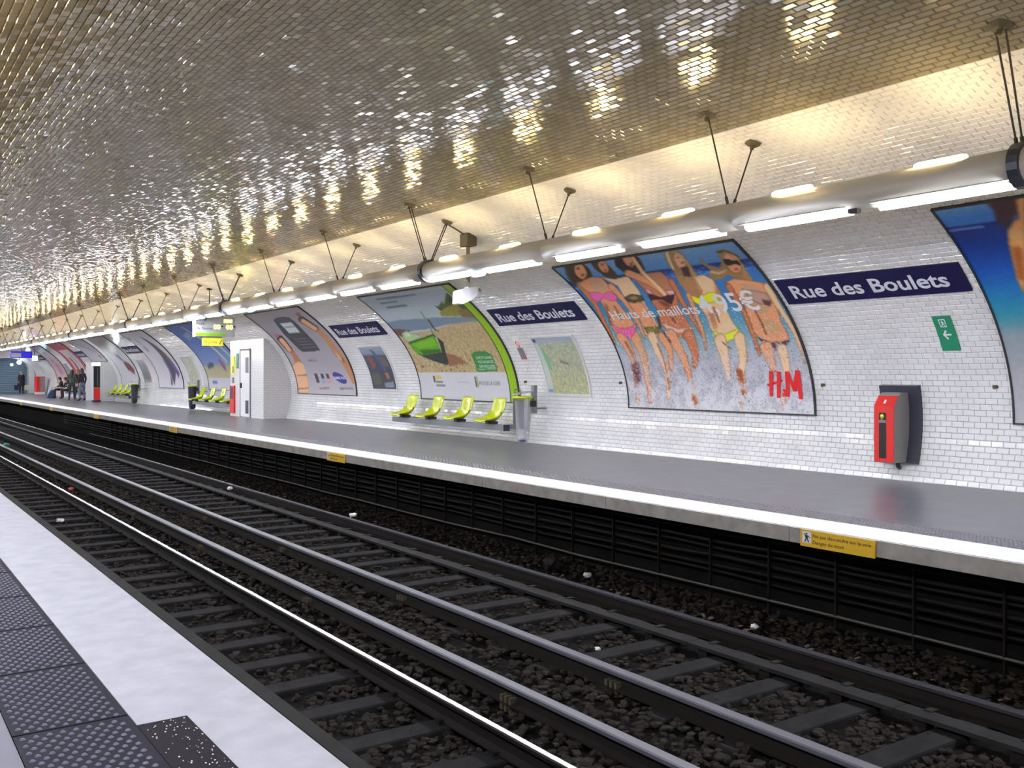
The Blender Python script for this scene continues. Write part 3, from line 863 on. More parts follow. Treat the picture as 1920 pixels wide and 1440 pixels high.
('b05a30',1,'652 866 654 859 659 852 666 848 673 848 679 853 681 859 681 912 681 916 678 920 674 922 670 922 666 920 665 917'),
('7a4630',1,'629 628 628 626 629 624 630 622 632 621 634 621 635 622 663 662 664 663 663 665 662 666 661 667 660 667 659 667'),
('a8804c',1,'892 64 923 49 951 59 966 117 946 194 940 260 941 304 911 311 896 264 855 213 815 241 776 237 760 208 797 173 783 128 789 66 805 132 840 169 875 122'),
('d8bc8c',1,'785 192 783 189 784 185 786 181 790 177 794 175 797 175 823 193 824 196 824 199 822 203 819 206 815 208 812 207'),
('d8bc8c',1,'816 208 813 208 811 206 811 202 813 199 816 195 819 193 864 180 866 180 867 181 867 183 866 186 863 188 861 190'),
('6a4a28',1,'892 69 889 68 889 64 890 59 894 54 898 50 902 49 931 52 933 53 934 56 933 60 930 64 927 66 924 68'),
('6a4a28',1,'921 66 921 63 922 59 925 56 928 53 932 52 933 53 965 103 966 106 964 109 962 113 959 116 956 117 953 115'),
('c98a62',0,'956 129 949 154 938 178 925 198 910 210 896 212 885 205 879 189 880 167 886 141 898 117 913 97 928 85 942 83 952 91 957 107'),
('e4bc98',1,'939 92 936 99 930 106 923 111 915 114 908 115 903 113 901 108 902 102 905 95 911 89 919 83 926 80 933 80 938 82 940 86'),
('15100e',0,'888 116 910 114 925 129 967 128 959 150 936 167 925 150 907 154 886 157 881 141'),
('a04a48',1,'918 184 916 187 914 189 910 192 906 193 902 194 899 193 897 192 897 190 899 187 902 184 905 182 909 181 913 180 916 180 918 182'),
('c8a468',1,'917 75 916 73 918 70 920 67 922 66 924 65 926 66 955 133 955 135 954 138 952 140 950 142 948 142 947 141'),
('c8a468',1,'947 139 948 136 950 134 952 132 954 131 955 133 955 135 939 213 938 215 936 218 933 220 932 220 930 219 930 216'),
('c8a468',1,'930 217 931 214 933 211 935 210 937 209 939 210 939 213 928 289 928 291 926 293 925 295 923 295 922 295 921 293'),
('d8b888',1,'708 26 709 24 710 22 712 20 714 19 716 19 717 20 728 87 728 89 726 92 724 93 722 95 720 95 720 93'),
('d8b888',1,'720 92 721 90 723 88 725 86 727 86 728 87 728 89 703 196 702 199 700 201 699 202 697 202 695 201 695 200'),
('d8b888',1,'695 199 697 197 699 195 700 194 702 194 703 195 703 197 673 299 672 301 671 303 668 304 667 304 666 304 666 301'),
('6a4a34',1,'91 -6 94 -10 97 -11 100 -12 101 -12 102 -10 101 -7 44 81 42 84 39 86 36 87 34 87 33 85 34 82'),
('6a4a34',1,'33 84 35 81 37 79 40 77 43 76 45 77 45 79 26 144 25 146 23 148 21 149 19 150 18 149 18 147'),
('b88e58',1,'932 191 945 216 937 282 904 310 900 265'),
('c98a62',0,'820 258 862 242 908 257 977 288 987 342 969 432 952 528 956 621 922 651 822 626 800 556 816 478 830 397 820 321'),
('dcae86',2,'878 284 942 294 928 387 937 449 877 483 843 419'),
('e0b080',2,'846 500 928 507 930 583 863 598'),
('a88878',0,'867 314 923 334 960 349 956 411 906 418 869 380'),
('7a3c22',1,'857 433 858 431 859 429 861 428 863 428 864 428 864 430 865 519 865 522 863 524 861 526 859 526 858 525 857 524'),
('7a3c22',1,'857 523 858 521 859 519 861 517 864 517 865 518 865 520 862 587 862 589 861 591 859 592 857 592 856 591 855 590'),
('7a3c22',1,'674 414 675 412 677 410 679 409 681 409 682 410 682 412 667 506 666 508 665 510 663 511 661 511 660 510 660 508'),
('7a3c22',1,'145 348 145 346 147 344 149 343 151 343 152 343 152 345 141 442 140 444 139 447 136 448 134 448 132 447 132 446'),
('7a3c22',1,'431 391 432 388 433 386 435 385 437 384 439 385 439 386 439 488 438 490 436 493 433 495 431 495 429 494 428 492'),
('6a4038',1,'920 386 959 401 940 434 920 419'),
('3a2434',0,'813 603 865 637 953 628 899 683 861 675 827 633'),
('b8a8b0',1,'878 645 917 642 887 665'),
('dcae86',0,'962 318 965 308 971 299 979 292 987 290 992 294 994 301 989 456 987 463 983 470 977 475 971 477 966 475 964 469'),
('dcae86',0,'964 469 966 462 970 455 976 450 982 448 987 451 989 456 998 581 998 586 994 592 990 596 984 598 980 596 978 592'),
('dcae86',0,'978 590 980 583 984 578 989 575 994 575 997 578 998 583 992 742 992 745 990 747 988 749 985 749 984 748 983 745'),
('b06a45',0,'800 294 803 285 809 276 817 270 825 268 830 272 832 279 821 440 820 448 815 455 808 460 801 462 797 459 795 454'),
('b06a45',0,'795 452 797 444 803 437 810 433 816 432 820 436 821 442 810 561 808 568 803 574 797 578 791 579 787 576 786 570'),
('b06a45',0,'786 569 788 562 793 556 799 553 805 553 809 556 810 562 799 698 798 703 795 707 790 709 786 709 783 707 782 703'),
('c98a62',0,'801 672 805 653 818 637 835 627 852 626 863 635 867 650 854 771 853 779 848 788 840 792 832 793 825 789 822 782'),
('dcae86',0,'878 678 883 663 894 650 907 644 920 645 928 654 930 667 916 764 914 774 907 782 898 787 889 786 882 781 880 772'),
('dcae86',0,'880 769 884 759 892 752 902 749 910 751 915 757 916 767 898 843 896 848 892 853 886 854 881 853 878 849 877 844'),
('c06a3a',0,'851 911 853 905 856 901 862 899 867 900 870 903 871 909 873 982 872 987 869 991 864 993 859 993 855 989 853 984'),
('b86030',1,'392 867 395 860 400 854 408 852 415 853 419 858 421 864 419 964 418 970 413 976 406 979 399 978 393 973 391 967'),
('c07848',1,'642 952 643 946 646 941 651 938 657 938 662 941 664 946 673 979 672 986 669 991 663 995 657 995 651 992 648 986'),
('c08858',0,'44 964 42 958 44 952 49 948 55 946 62 947 67 951 87 978 90 984 88 990 83 995 76 998 69 997 64 993')]

P_SEA=[
('4a2c2c',1,'147 11 200 -23 256 -29 216 90 194 84 181 101 154 144 147 121 140 90 150 49'),
('d89a5a',0,'218 12 237 -3 248 -7 106 465 104 402 115 326 132 222 150 156 183 109 197 106 208 52'),
('e8b878',1,'156 158 178 156 177 191 150 198'),
('b0622c',1,'135 236 161 242 122 404 108 390'),
('5a3430',1,'150 10 150 9 149 8 150 5 151 3 152 1 153 1 184 3 185 3 185 5 185 8 184 11 182 13 181 13'),
('5a3430',1,'180 13 179 11 180 9 180 6 182 3 184 3 185 3 212 33 213 35 213 38 211 41 210 43 208 44 207 44'),
('d89a5a',0,'139 343 159 359 96 641 75 611')]

P_BOAT=[
('7d93ab',1,'-120 321 156 296 602 309 970 333 961 368 605 380 437 411 148 424 -68 422'),
('c8d0d8',1,'156 416 441 406 603 383 594 393 426 423 150 436'),
('4a5a28',1,'664 193 694 203 771 160 759 194 896 81 901 118 895 176 932 193 968 242 933 293 688 266 667 241'),
('98903c',1,'647 262 758 217 866 196 875 253 820 314 632 300'),
('8a7048',1,'827 259 941 250 919 344 811 323'),
('2c3818',1,'871 126 895 176 866 196 809 177'),
('8aa090',0,'464 240 466 237 469 234 473 232 477 232 479 233 479 235 456 320 454 323 450 326 445 328 441 329 438 328 438 326'),
('8aa090',0,'438 325 440 322 444 319 449 317 453 316 455 318 455 321 410 449 408 453 404 455 400 457 396 458 393 456 393 454'),
('3a3a34',1,'460 328 462 324 465 321 470 319 474 318 477 319 478 322 458 420 456 423 454 425 450 427 446 428 444 427 443 425'),
('60664a',1,'439 405 439 403 440 400 444 398 447 396 451 396 453 397 481 432 481 433 480 436 478 437 475 439 472 439 470 438'),
('6a5040',1,'-27 384 66 384 187 410 32 462 -15 425'),
('9a6a4a',1,'393 622 503 654 593 718 500 721 384 742'),
('a8c890',0,'62 430 138 407 175 437 268 470 73 524 46 485'),
('e8ecdc',1,'99 427 150 436 134 468 84 465'),
('58a018',0,'64 531 397 464 373 563 364 614 157 640 91 621 67 582'),
('7cc424',1,'86 541 368 492 362 563 144 585'),
('347010',1,'137 594 367 597 363 617 157 640'),
('2c4420',0,'68 529 64 529 63 528 63 525 65 523 68 521 72 519 242 490 246 490 247 492 247 494 245 497 242 499 238 500'),
('2c4420',0,'238 500 235 500 233 499 233 497 235 494 238 492 242 490 401 457 404 457 406 458 406 461 404 463 400 465 397 467'),
('2a342c',0,'397 457 447 536 407 623 388 733 375 612 400 544'),
('2c3430',0,'86 625 155 643 390 618 380 731 292 709 186 675'),
('e4e8e0',0,'406 485 407 483 409 481 413 480 415 480 416 481 416 483 402 523 401 525 399 527 396 528 393 528 392 527 391 525'),
('2c8038',0,'659 653 695 633 755 624 815 631 849 654 851 780 660 781'),
('b8d8b8',1,'673 762 841 755 840 765 671 772'),
('6a7a88',1,'182 42 613 52 604 69 168 62'),
('6a7a88',1,'168 92 362 95 352 112 154 112'),
('6a7a88',1,'178 145 409 147 401 164 166 165')]

P_PHONE=[
('c88a5c',1,'838 352 844 340 861 326 884 315 908 310 925 311 931 319 943 406 938 419 922 433 899 444 875 451 855 449 846 441'),
('c88a5c',1,'846 438 855 424 874 410 899 400 923 396 939 400 943 409 946 547 940 563 920 580 893 592 864 597 842 594 832 582'),
('c88a5c',1,'833 585 836 569 854 552 882 539 911 532 935 534 946 544 974 621 973 636 958 652 934 665 906 672 882 670 868 661'),
('c88a5c',1,'867 657 872 641 890 626 917 613 945 609 966 613 975 625 1009 749 1008 764 995 779 972 790 946 795 924 791 910 781'),
('c88a5c',1,'909 776 915 760 934 746 959 737 985 735 1003 742 1010 755 1014 866 1012 876 1002 886 986 892 968 893 953 889 945 881'),
('e0b088',1,'871 554 907 641 927 668 865 658'),
('6a4030',1,'925 643 927 640 931 638 936 636 940 636 943 637 944 639 937 684 936 687 932 690 928 691 923 691 920 690 919 688'),
('c0784c',1,'109 539 115 528 131 518 152 510 172 508 185 510 190 519 207 629 201 643 183 658 155 669 127 673 105 669 94 658'),
('c0784c',1,'94 656 103 641 125 626 154 616 182 614 201 619 207 631 215 689 207 705 185 722 155 733 122 736 97 731 87 717'),
('dcae88',0,'-18 711 154 658 232 685 220 798 202 990 -9 997 -21 909 0 798'),
('b8805c',1,'30 807 217 802 216 821 40 821'),
('b8805c',1,'-4 945 200 937 198 951 -6 963'),
('2a2224',0,'743 198 749 181 772 161 808 143 845 131 874 130 887 138 927 276 925 289 909 305 883 320 853 330 829 331 815 325'),
('d89c70',0,'759 204 762 194 778 180 800 168 825 161 844 160 853 165 904 289 903 298 891 310 872 321 850 328 832 329 822 325'),
('2a2224',0,'50 402 62 383 93 363 133 347 171 340 197 344 205 356 193 509 187 524 167 540 139 553 108 559 84 557 72 547'),
('d89c70',0,'73 410 81 398 100 385 126 375 151 370 168 373 173 381 170 521 166 532 151 543 130 553 107 557 89 555 81 548'),
('c85060',0,'867 120 852 125 839 126 828 124 822 118 823 110 829 101 840 91 854 84 869 79 882 78 893 80 898 86 898 94 892 103 881 112'),
('c85060',0,'134 359 118 364 102 366 88 364 79 359 75 351 79 342 89 333 103 325 119 320 135 318 149 320 157 325 160 333 156 342 147 351'),
('2c2c34',0,'368 131 490 106 593 108 662 126 668 185 652 330 657 464 654 549 510 557 338 554 306 524 278 434 268 339 308 229'),
('44444e',1,'404 135 512 119 631 135 629 168 429 172'),
('c4ccd0',0,'397 187 609 182 571 330 372 325'),
('a8b0b4',1,'383 236 600 232 592 254 372 260'),
('808088',1,'361 408 360 407 359 406 360 404 363 403 366 402 369 401 591 403 592 403 593 404 592 406 589 407 586 409 584 409'),
('808088',1,'368 444 366 444 366 443 367 441 370 440 373 438 375 438 606 439 608 439 608 441 607 442 605 444 602 445 599 445'),
('808088',1,'378 480 376 480 375 479 376 477 379 476 382 474 385 474 624 474 625 475 626 476 625 477 623 479 620 480 617 480'),
('808088',1,'390 515 388 514 388 514 389 512 391 510 394 509 396 509 644 508 646 509 646 510 645 512 643 513 641 514 638 514'),
('3a2c30',0,'355 803 405 798 415 882 366 889'),
('241c24',0,'360 803 404 800 404 843 366 846'),
('7aa8c0',0,'462 803 510 798 520 881 472 888'),
('241c24',0,'466 803 510 800 509 842 472 846'),
('d888a0',0,'554 803 601 798 611 880 564 887'),
('241c24',0,'559 803 600 800 600 842 564 846'),
('807c80',1,'394 935 571 929 572 945 394 949'),
('807c80',1,'740 932 952 927 952 943 740 948')]
# ------------------------------------------------------------------ printed images (painted into the mesh colours of each poster)
def hexc(h):
    return np.array([int(h[i:i + 2], 16) for i in (0, 2, 4)], float) / 255
def mask_poly(W, H, pts):
    xs, ys = (np.arange(W) + .5) / W * 1000, (np.arange(H) + .5) / H * 1000
    Xg, Yg = np.meshgrid(xs, ys)
    ins = np.zeros((H, W), bool)
    n = len(pts)
    for i in range(n):
        x0, y0 = pts[i]; x1, y1 = pts[(i + 1) % n]
        if y0 == y1:
            continue
        c = ((y0 <= Yg) != (y1 <= Yg)) & (Xg < (x1 - x0) * (Yg - y0) / (y1 - y0) + x0)
        ins ^= c
    return ins.astype(float)
def blur(a, n=1):
    for _ in range(n):
        p = np.pad(a, [(1, 1), (1, 1)] + [(0, 0)] * (a.ndim - 2), mode='edge')
        a = (p[:-2, 1:-1] + p[2:, 1:-1] + p[1:-1, :-2] + p[1:-1, 2:] + 2 * p[1:-1, 1:-1]) / 6
    return a
def paint(img, polys, soft=2, round_=0.0):
    H, W = img.shape[:2]
    k = 0
    while k < len(polys):
        col, sf, m = polys[k][0], polys[k][1], 0
        while k < len(polys) and polys[k][:2] == (col, sf):      # shapes of one colour in a row flow together
            v = [int(q) for q in polys[k][2].split()]
            m = np.maximum(m, mask_poly(W, H, list(zip(v[0::2], v[1::2]))))
            k += 1
        if m.max() == 0:
            continue
        if sf:
            m = blur(m, soft if sf == 1 else soft * 5)
            img += (hexc(col) - img) * m[..., None]
        else:                                   # printed bodies look rounded: lighter core, darker rim
            core = blur(m, 5)
            img += (hexc(col) * (1 + round_ * (core - .72))[..., None] - img) * blur(m, 1)[..., None] ** .8
    return img
def ramp(W, H, stops):
    b = (np.arange(H) + .5) / H
    p = [s[0] for s in stops]; c = np.array([hexc(s[1]) for s in stops])
    col = np.stack([np.interp(b, p, c[:, k]) for k in range(3)], 1)
    return np.repeat(col[:, None, :], W, 1).copy()
def rect(img, a0, b0, a1, b1, col, al=1.0):
    H, W = img.shape[:2]
    img[int(b0 * H):max(int(b0 * H) + 1, int(b1 * H)), int(a0 * W):max(int(a0 * W) + 1, int(a1 * W))] *= 1 - al
    img[int(b0 * H):max(int(b0 * H) + 1, int(b1 * H)), int(a0 * W):max(int(a0 * W) + 1, int(a1 * W))] += hexc(col) * al
    return img
GAIN = .92
def print_mesh(name, img, y0, y1, s0, s1, off):
    H, W = img.shape[:2]
    lin = np.clip(img, 0, 1)
    lin = np.where(lin <= .04045, lin / 12.92, ((lin + .055) / 1.055) ** 2.4) * GAIN
    lin = np.clip(lin, 0, .9)
    ss = np.linspace(s1, s0, H); yy = np.linspace(y1, y0, W)
    x, z, tx, tz, nx, nz = frame_at(ss)
    V = np.zeros((H, W, 3), np.float32)
    V[..., 0] = (x + nx * off)[:, None]; V[..., 1] = yy[None]; V[..., 2] = (z + nz * off)[:, None]
    i = np.arange(H * W).reshape(H, W)
    Q = np.stack([i[:-1, :-1], i[1:, :-1], i[1:, 1:], i[:-1, 1:]], -1).reshape(-1, 4)
    me = np_mesh(name, V.reshape(-1, 3), Q)
    at = me.attributes.new('ink', 'FLOAT_COLOR', 'POINT')
    at.data.foreach_set('color', np.concatenate([lin.reshape(-1, 3), np.ones((H * W, 1))], 1).astype(np.float32).ravel())
    me.shade_smooth()
    me.materials.append(M['print'])
    return me
def band(y0, y1, s0, s1, off0, off1, n=1):
    """solid strip following the wall curve"""
    ss = np.linspace(s0, s1, n + 1)
    V, F = [], []
    for s in ss:
        V += [wp(y0, s, off0), wp(y1, s, off0), wp(y1, s, off1), wp(y0, s, off1)]
    for i in range(n):
        b = 4 * i
        F += [(b, b + 1, b + 5, b + 4), (b + 1, b + 2, b + 6, b + 5), (b + 2, b + 3, b + 7, b + 6), (b + 3, b, b + 4, b + 7)]
    F += [(0, 3, 2, 1), (4 * n, 4 * n + 1, 4 * n + 2, 4 * n + 3)]
    return V, F
def poster(name, label, y0, y1, s0, s1, img, frame='frame_dark', fw=.022, off=.03, back=True, group=None):
    xb, _, zb_ = wp(0, s0)
    t = thing(name, label, 'poster', (xb, (y0 + y1) / 2, zb_), 0, group)
    part(t, 'backing', MB().add(*band(y0, y1, s0, s1, .0, max(off - .014, .006), 14)).mesh('backing'), M['frame_white'])
    part(t, 'sheet', print_mesh('sheet', img, y0, y1, s0, s1, off), M['print'])
    fr = MB()
    for a in ((y0 - fw, y0, s0 - fw, s1 + fw), (y1, y1 + fw, s0 - fw, s1 + fw)):
        fr.add(*band(a[0], a[1], a[2], a[3], 0, off + .012, 18))
    for a in ((s0 - fw, s0), (s1, s1 + fw)):
        fr.add(*band(y0, y1, a[0], a[1], 0, off + .012, 1))
    part(t, 'frame', fr.mesh('frame'), M[frame])
    return t
_txt = {}
def text2d(body, bold=0.0):
    """flat letters as triangles: vertices (n,2) scaled to cap height 1, faces, width"""
    k = (body, bold)
    if k in _txt:
        return _txt[k]
    cu = bpy.data.curves.new('txt', 'FONT')
    cu.body = body; cu.size = 1.0; cu.offset = bold; cu.resolution_u = 3
    ob = bpy.data.objects.new('txt', cu); COL.objects.link(ob)
    bpy.context.view_layer.update()
    me = bpy.data.meshes.new_from_object(ob.evaluated_get(bpy.context.evaluated_depsgraph_get()))
    v = np.array([q.co[:2] for q in me.vertices]) if len(me.vertices) else np.zeros((0, 2)); f = [tuple(p.vertices) for p in me.polygons]
    bpy.data.objects.remove(ob); bpy.data.curves.remove(cu); bpy.data.meshes.remove(me)
    v[:, 0] -= v[:, 0].min()
    v /= .73
    _txt[k] = (v, f, float(v[:, 0].max()))
    return _txt[k]
def wall_text(t, body, yl, yr, s0, h, off, m, bold=.01, name='lettering'):
    """letters on the curved wall: from y=yl (left) to yr (right), base line at arc s0, cap height h"""
    v, f, w = text2d(body, bold)
    P = [wp(yl - (yl - yr) * a / w, s0 + b * h, off) for a, b in v]
    return lay_words(t, v, f, P, m, name)
def lay_words(t, v, f, P, m, name):
    if name != 'word':
        me = bpy.data.meshes.new(name); me.from_pydata(P, [], f)
        return part(t, name, me, m)
    # one mesh for each word: cut at the wide gaps
    order = sorted(((min(v[i, 0] for i in q), max(v[i, 0] for i in q), q) for q in f), key=lambda e: e[0])
    words, end = [], -9
    for lo, hi, q in order:
        if lo - end > .22:
            words.append([])
        words[-1].append(q); end = max(end, hi)
    for fs in words:
        ids = sorted({i for q in fs for i in q}); mp = {i: k for k, i in enumerate(ids)}
        me = bpy.data.meshes.new(name); me.from_pydata([P[i] for i in ids], [], [tuple(mp[i] for i in q) for q in fs])
        part(t, name, me, m)
def flat_text(t, body, org, ex, ey, width, h, m, bold=.01, name='lettering'):
    v, f, w = text2d(body, bold)
    ex, ey, org = Vector(ex), Vector(ey), Vector(org)
    P = [org + ex * (a / w * width) + ey * (b * h) for a, b in v]
    return lay_words(t, v, f, [tuple(p) for p in P], m, name)
def wall_poly(t, name, polys, y0, y1, s0, s1, off, m):
    V, F = [], []
    for p in polys:
        b = len(V)
        V += [wp(y1 - (y1 - y0) * a, s1 - (s1 - s0) * q, off) for a, q in p]
        F.append(tuple(range(b, b + len(p))))
    me = bpy.data.meshes.new(name); me.from_pydata(V, [], F)
    return part(t, name, me, m)

SB = .84
# --- bathers
W, H = 290, 218
img = ramp(W, H, [(0, '7fb2e6'), (.10, '5c9bdc'), (.125, '4f8fd4'), (.13, '14307c'), (.165, '1c48a0'), (.19, '3a7ac8'), (.33, '3f8cc8'), (.48, '58a4c4'), (.6, '8cb8c8'), (.68, 'b8c0cc'), (.8, 'b8b6c2'), (1, 'c8c8d0')])
nz_ = NR.random((H, W))
img[int(.15 * H):int(.2 * H)] += ((blur(NR.random((H, W)), 2) > .53)[int(.15 * H):int(.2 * H), :, None]) * .18
paint(img, P_BATHERS, 2, .85)
img += (blur(NR.random((H, W)), 1) - .5)[..., None] * .10
fo = np.clip((np.linspace(0, 1, H)[:, None] - .60) / .30, 0, 1) * np.clip(.55 + (blur(NR.random((H, W)), 2) - .5) * 3 + (blur(NR.random((H, W)), 40) - .5) * 22, 0, 1)
img += (hexc('e2e2ea') - img) * (fo * .9)[..., None]
sp = (NR.random((H, W)) > .965) & (np.linspace(0, 1, H)[:, None] > .42)
img[sp] = hexc('f2f2f6')
sp = (NR.random((H, W)) > .965) & (np.linspace(0, 1, H)[:, None] > .66)
img[sp] = img[sp] * .55
t = poster('billboard', 'beach billboard of five bathers walking through foam, white price lettering', 9.0, 13.03, SB, SB + 3.1, blur(img, 0))
Y0, Y1, S0_, S1_ = 9.0, 13.03, SB, SB + 3.1
ya = lambda a: Y1 - (Y1 - Y0) * a
sb_ = lambda b: S1_ - (S1_ - S0_) * b
wall_text(t, 'Hauts de maillots', ya(.085), ya(.60), sb_(.442), .20, .036, M['inkwhite'], .011, 'word')
wall_text(t, '4,95\u20ac', ya(.615), ya(.90), sb_(.442), .37, .036, M['inkwhite'], .016)
def strk(x0, y0, x1, y1, w):
    dx, dy = x1 - x0, y1 - y0; l = math.hypot(dx, dy * .75); nx_, ny_ = -dy / l * w, dx / l * w
    return [(x0 - nx_, y0 - ny_), (x1 - nx_ * .8, y1 - ny_ * .8), (x1 + nx_ * .8, y1 + ny_ * .8), (x0 + nx_, y0 + ny_)]
lg = [strk(.826, .788, .808, .918, .0075), strk(.862, .79, .842, .925, .0075), strk(.796, .862, .872, .836, .006),
      strk(.900, .79, .886, .918, .0075), strk(.901, .792, .920, .890, .007), strk(.920, .890, .946, .784, .007), strk(.948, .784, .944, .928, .008),
      strk(.862, .905, .884, .902, .004), strk(.868, .88, .880, .918, .0035), strk(.878, .88, .866, .918, .0035)]
wall_poly(t, 'logo', lg, Y0, Y1, S0_, S1_, .036, M['inkred'])
# --- sea billboard at the right of the frame
W, H = 220, 150
img = ramp(W, H, [(0, '79aee2'), (.06, '3f86d8'), (.10, '3a7fd4'), (.105, '10307c'), (.13, '163c8c'), (.2, '0c3488'), (.34, '1c5cc0'), (.45, '2484c4'), (.55, '3c9cb4'), (.64, '98a8b0'), (.8, 'b4b4bc'), (1, 'bcbcc4')])
img[int(.115 * H):int(.13 * H), :int(.1 * W)] += .28
paint(img, P_SEA, 3, .5)
img += (blur(NR.random((H, W)), 1)[..., None] - .5) * .06
poster('billboard', 'beach billboard cut off by the frame, bather with dark hair against deep blue sea', 1.95, 6.08, SB, SB + 3.1, img)
# --- boat
W, H = 240, 180
img = ramp(W, H, [(0, 'a8bdd2'), (.12, 'b6c6d4'), (.3, 'bccad4'), (.34, 'a4b4c0'), (.37, 'c8b48c'), (.5, 'c2ac80'), (.785, 'c4ae84'), (.79, 'd8d8e0'), (1, 'd4d4dc')])
n1 = blur(NR.random((H, W)), 2); bb = np.linspace(0, 1, H)[:, None]
sand = ((bb > .36) & (bb < .785)).astype(float)
img += (n1 - .5)[..., None] * sand[..., None] * .35
img -= (np.clip(blur(NR.random((H, W)), 2) - .56, 0, 1) * 4 * sand * np.clip((bb - .55) * 5, 0, 1))[..., None] * np.array([.5, .5, .45])
paint(img, P_BOAT, 2, .4)
img += (blur(NR.random((H, W)), 1) - .5)[..., None] * .05
lm = hexc('9ac818')
img[:, int(.93 * W):] = lm
img[:, int(.922 * W):int(.932 * W)] = hexc('20280c')
img[:int(.04 * H)] = img[:int(.04 * H)] * .8 + .2
for a0, a1, b0, b1, cc in ((.17, .19, .82, .87, '30302c'), (.195, .26, .815, .845, 'd8c860'), (.195, .27, .86, .875, '70747c'), (.19, .29, .885, .905, '787c84'), (.43, .55, .862, .872, 'a8b0d0'), (.61, .622, .825, .90, '20242c'), (.628, .64, .822, .90, '98b820')):
    rect(img, a0, b0, a1, b1, cc, .85)
t = poster('billboard', 'seaside billboard with a green boat on sand and lime right border', 16.5, 20.66, SB, SB + 3.1, img)
Y0, Y1 = 16.5, 20.66
ya = lambda a: Y1 - (Y1 - Y0) * a
wall_text(t, 'PAYS DE LA LOIRE', ya(.65), ya(.85), sb_(.885), .09, .035, M['inkgrey'], .004)
for k, w_ in enumerate(('JOUEZ ET GAGNEZ', 'VOS VACANCES', 'SUR NOS COTES')):
    wall_text(t, w_, ya(.695), ya(.845), sb_(.685 + .034 * k), .065, .036, M['inkwhite'], .006)
# --- mobile phone
W, H = 190, 140
img = ramp(W, H, [(0, 'b4b2bc'), (.3, 'a6a2ac'), (.7, 'b2aeb6'), (1, 'c2bec4')])
paint(img, P_PHONE, 1, .5)
H_, W_ = img.shape[:2]
aa, bb2 = np.meshgrid((np.arange(W) + .5) / W, (np.arange(H) + .5) / H)
ov = ((aa - .77) * math.cos(.25) * 1.0 + (bb2 - .837) * .75 * math.sin(.25)) ** 2 / .105 ** 2 + (-(aa - .77) * math.sin(.25) + (bb2 - .837) * .75 * math.cos(.25)) ** 2 / .034 ** 2 < 1
img[ov] = hexc('2a2494')
t = poster('billboard', 'grey billboard with a dark keyboard phone held between fingers', 24.35, 28.55, SB, SB + 3.1, img)
Y0, Y1 = 24.35, 28.55
ya = lambda a: Y1 - (Y1 - Y0) * a
wall_text(t, 'SAMSUNG', ya(.345), ya(.50), sb_(.672), .10, .035, M['inkgrey'], .004)
wall_text(t, 'SAMSUNG', ya(.68), ya(.86), sb_(.852), .085, .035, M['inkwhite'], .012)
# --- distant billboards
def far_poster(label, y0, y1, fn, W=96, H=72, frame='frame_dark', sl=SB):
    img = fn(W, H)
    img += (blur(NR.random((H, W)), 1)[..., None] - .5) * .04
    return poster('billboard', label, y0, y1, sl, SB + 3.1, np.clip(img, 0, 1), frame)
def f_beach(W, H):
    i = ramp(W, H, [(0, '3c60b4'), (.3, '4a70bc'), (.66, '7c94cc'), (.70, 'b4b08c'), (.84, 'c0b890'), (.85, 'd4d4e0'), (1, 'd0d0dc')])
    paint(i, [('c8ccb0', 1, '420 60 480 60 760 640 700 650'), ('b8c0a8', 1, '640 120 690 120 980 640 920 650'), ('3a4048', 0, '120 690 260 640 330 660 300 700 130 730'), ('8a5a78', 0, '520 620 580 600 640 690 600 760 540 730'), ('4060c0', 0, '120 890 260 890 260 915 120 915'), ('c04050', 0, '700 890 880 890 880 915 700 915'), ('8a98b8', 1, '150 200 400 150 420 240 200 300')], 1)
    return i
def f_dress(W, H):
    i = ramp(W, H, [(0, 'cfcfd8'), (.85, 'd4d2da'), (.9, 'dcd4dc'), (1, 'd0d0da')])
    paint(i, [('3e3650', 0, '600 120 680 180 760 300 850 520 900 720 930 780 840 850 820 760 700 880 640 960 600 870 560 960 500 940 560 760 600 560 620 380'), ('5a3c9a', 1, '760 560 860 600 940 780 850 840 800 760'), ('7a4a40', 0, '690 330 760 330 790 400 720 420'), ('8a5030', 1, '760 440 840 460 830 620 770 560'), ('8a86b0', 1, '540 560 580 560 600 900 560 950'), ('a0a4b8', 1, '200 180 300 160 330 260 230 300'), ('9898b0', 1, '180 330 320 300 330 400 200 430'), ('4a9058', 0, '40 120 110 110 120 160 50 170')], 1)
    return i
def f_violet(W, H):
    i = ramp(W, H, [(0, 'a09898'), (.2, '8a7c80'), (.34, 'c8c8d0'), (1, 'd0d0da')])
    paint(i, [('8c84c4', 1, '380 420 560 440 640 560 500 560'), ('7a2c34', 0, '560 560 780 600 900 720 820 800 640 740'), ('2c2c30', 0, '520 600 600 600 640 720 560 740')], 1)
    return i
def f_script(W, H):
    i = ramp(W, H, [(0, 'b4b4c0'), (.5, 'c0c0cc'), (1, 'c4c4cc')])
    paint(i, [('8a8494', 1, '100 100 220 80 860 620 800 660'), ('a09aa8', 1, '480 120 560 120 900 500 860 520'), ('9a6070', 1, '700 760 820 740 860 860 760 900')], 1)
    return i
def f_red(W, H):
    i = ramp(W, H, [(0, 'b8506c'), (.2, 'c84858'), (.22, 'd0ccd4'), (1, 'd0ccd4')])
    paint(i, [('c03c48', 0, '0 0 180 0 180 1000 0 1000'), ('c03c48', 0, '820 0 1000 0 1000 1000 820 1000'), ('b84048', 1, '300 420 420 420 480 1000 340 1000'), ('b0b4c0', 1, '520 300 700 300 720 900 560 900')], 1)
    return i
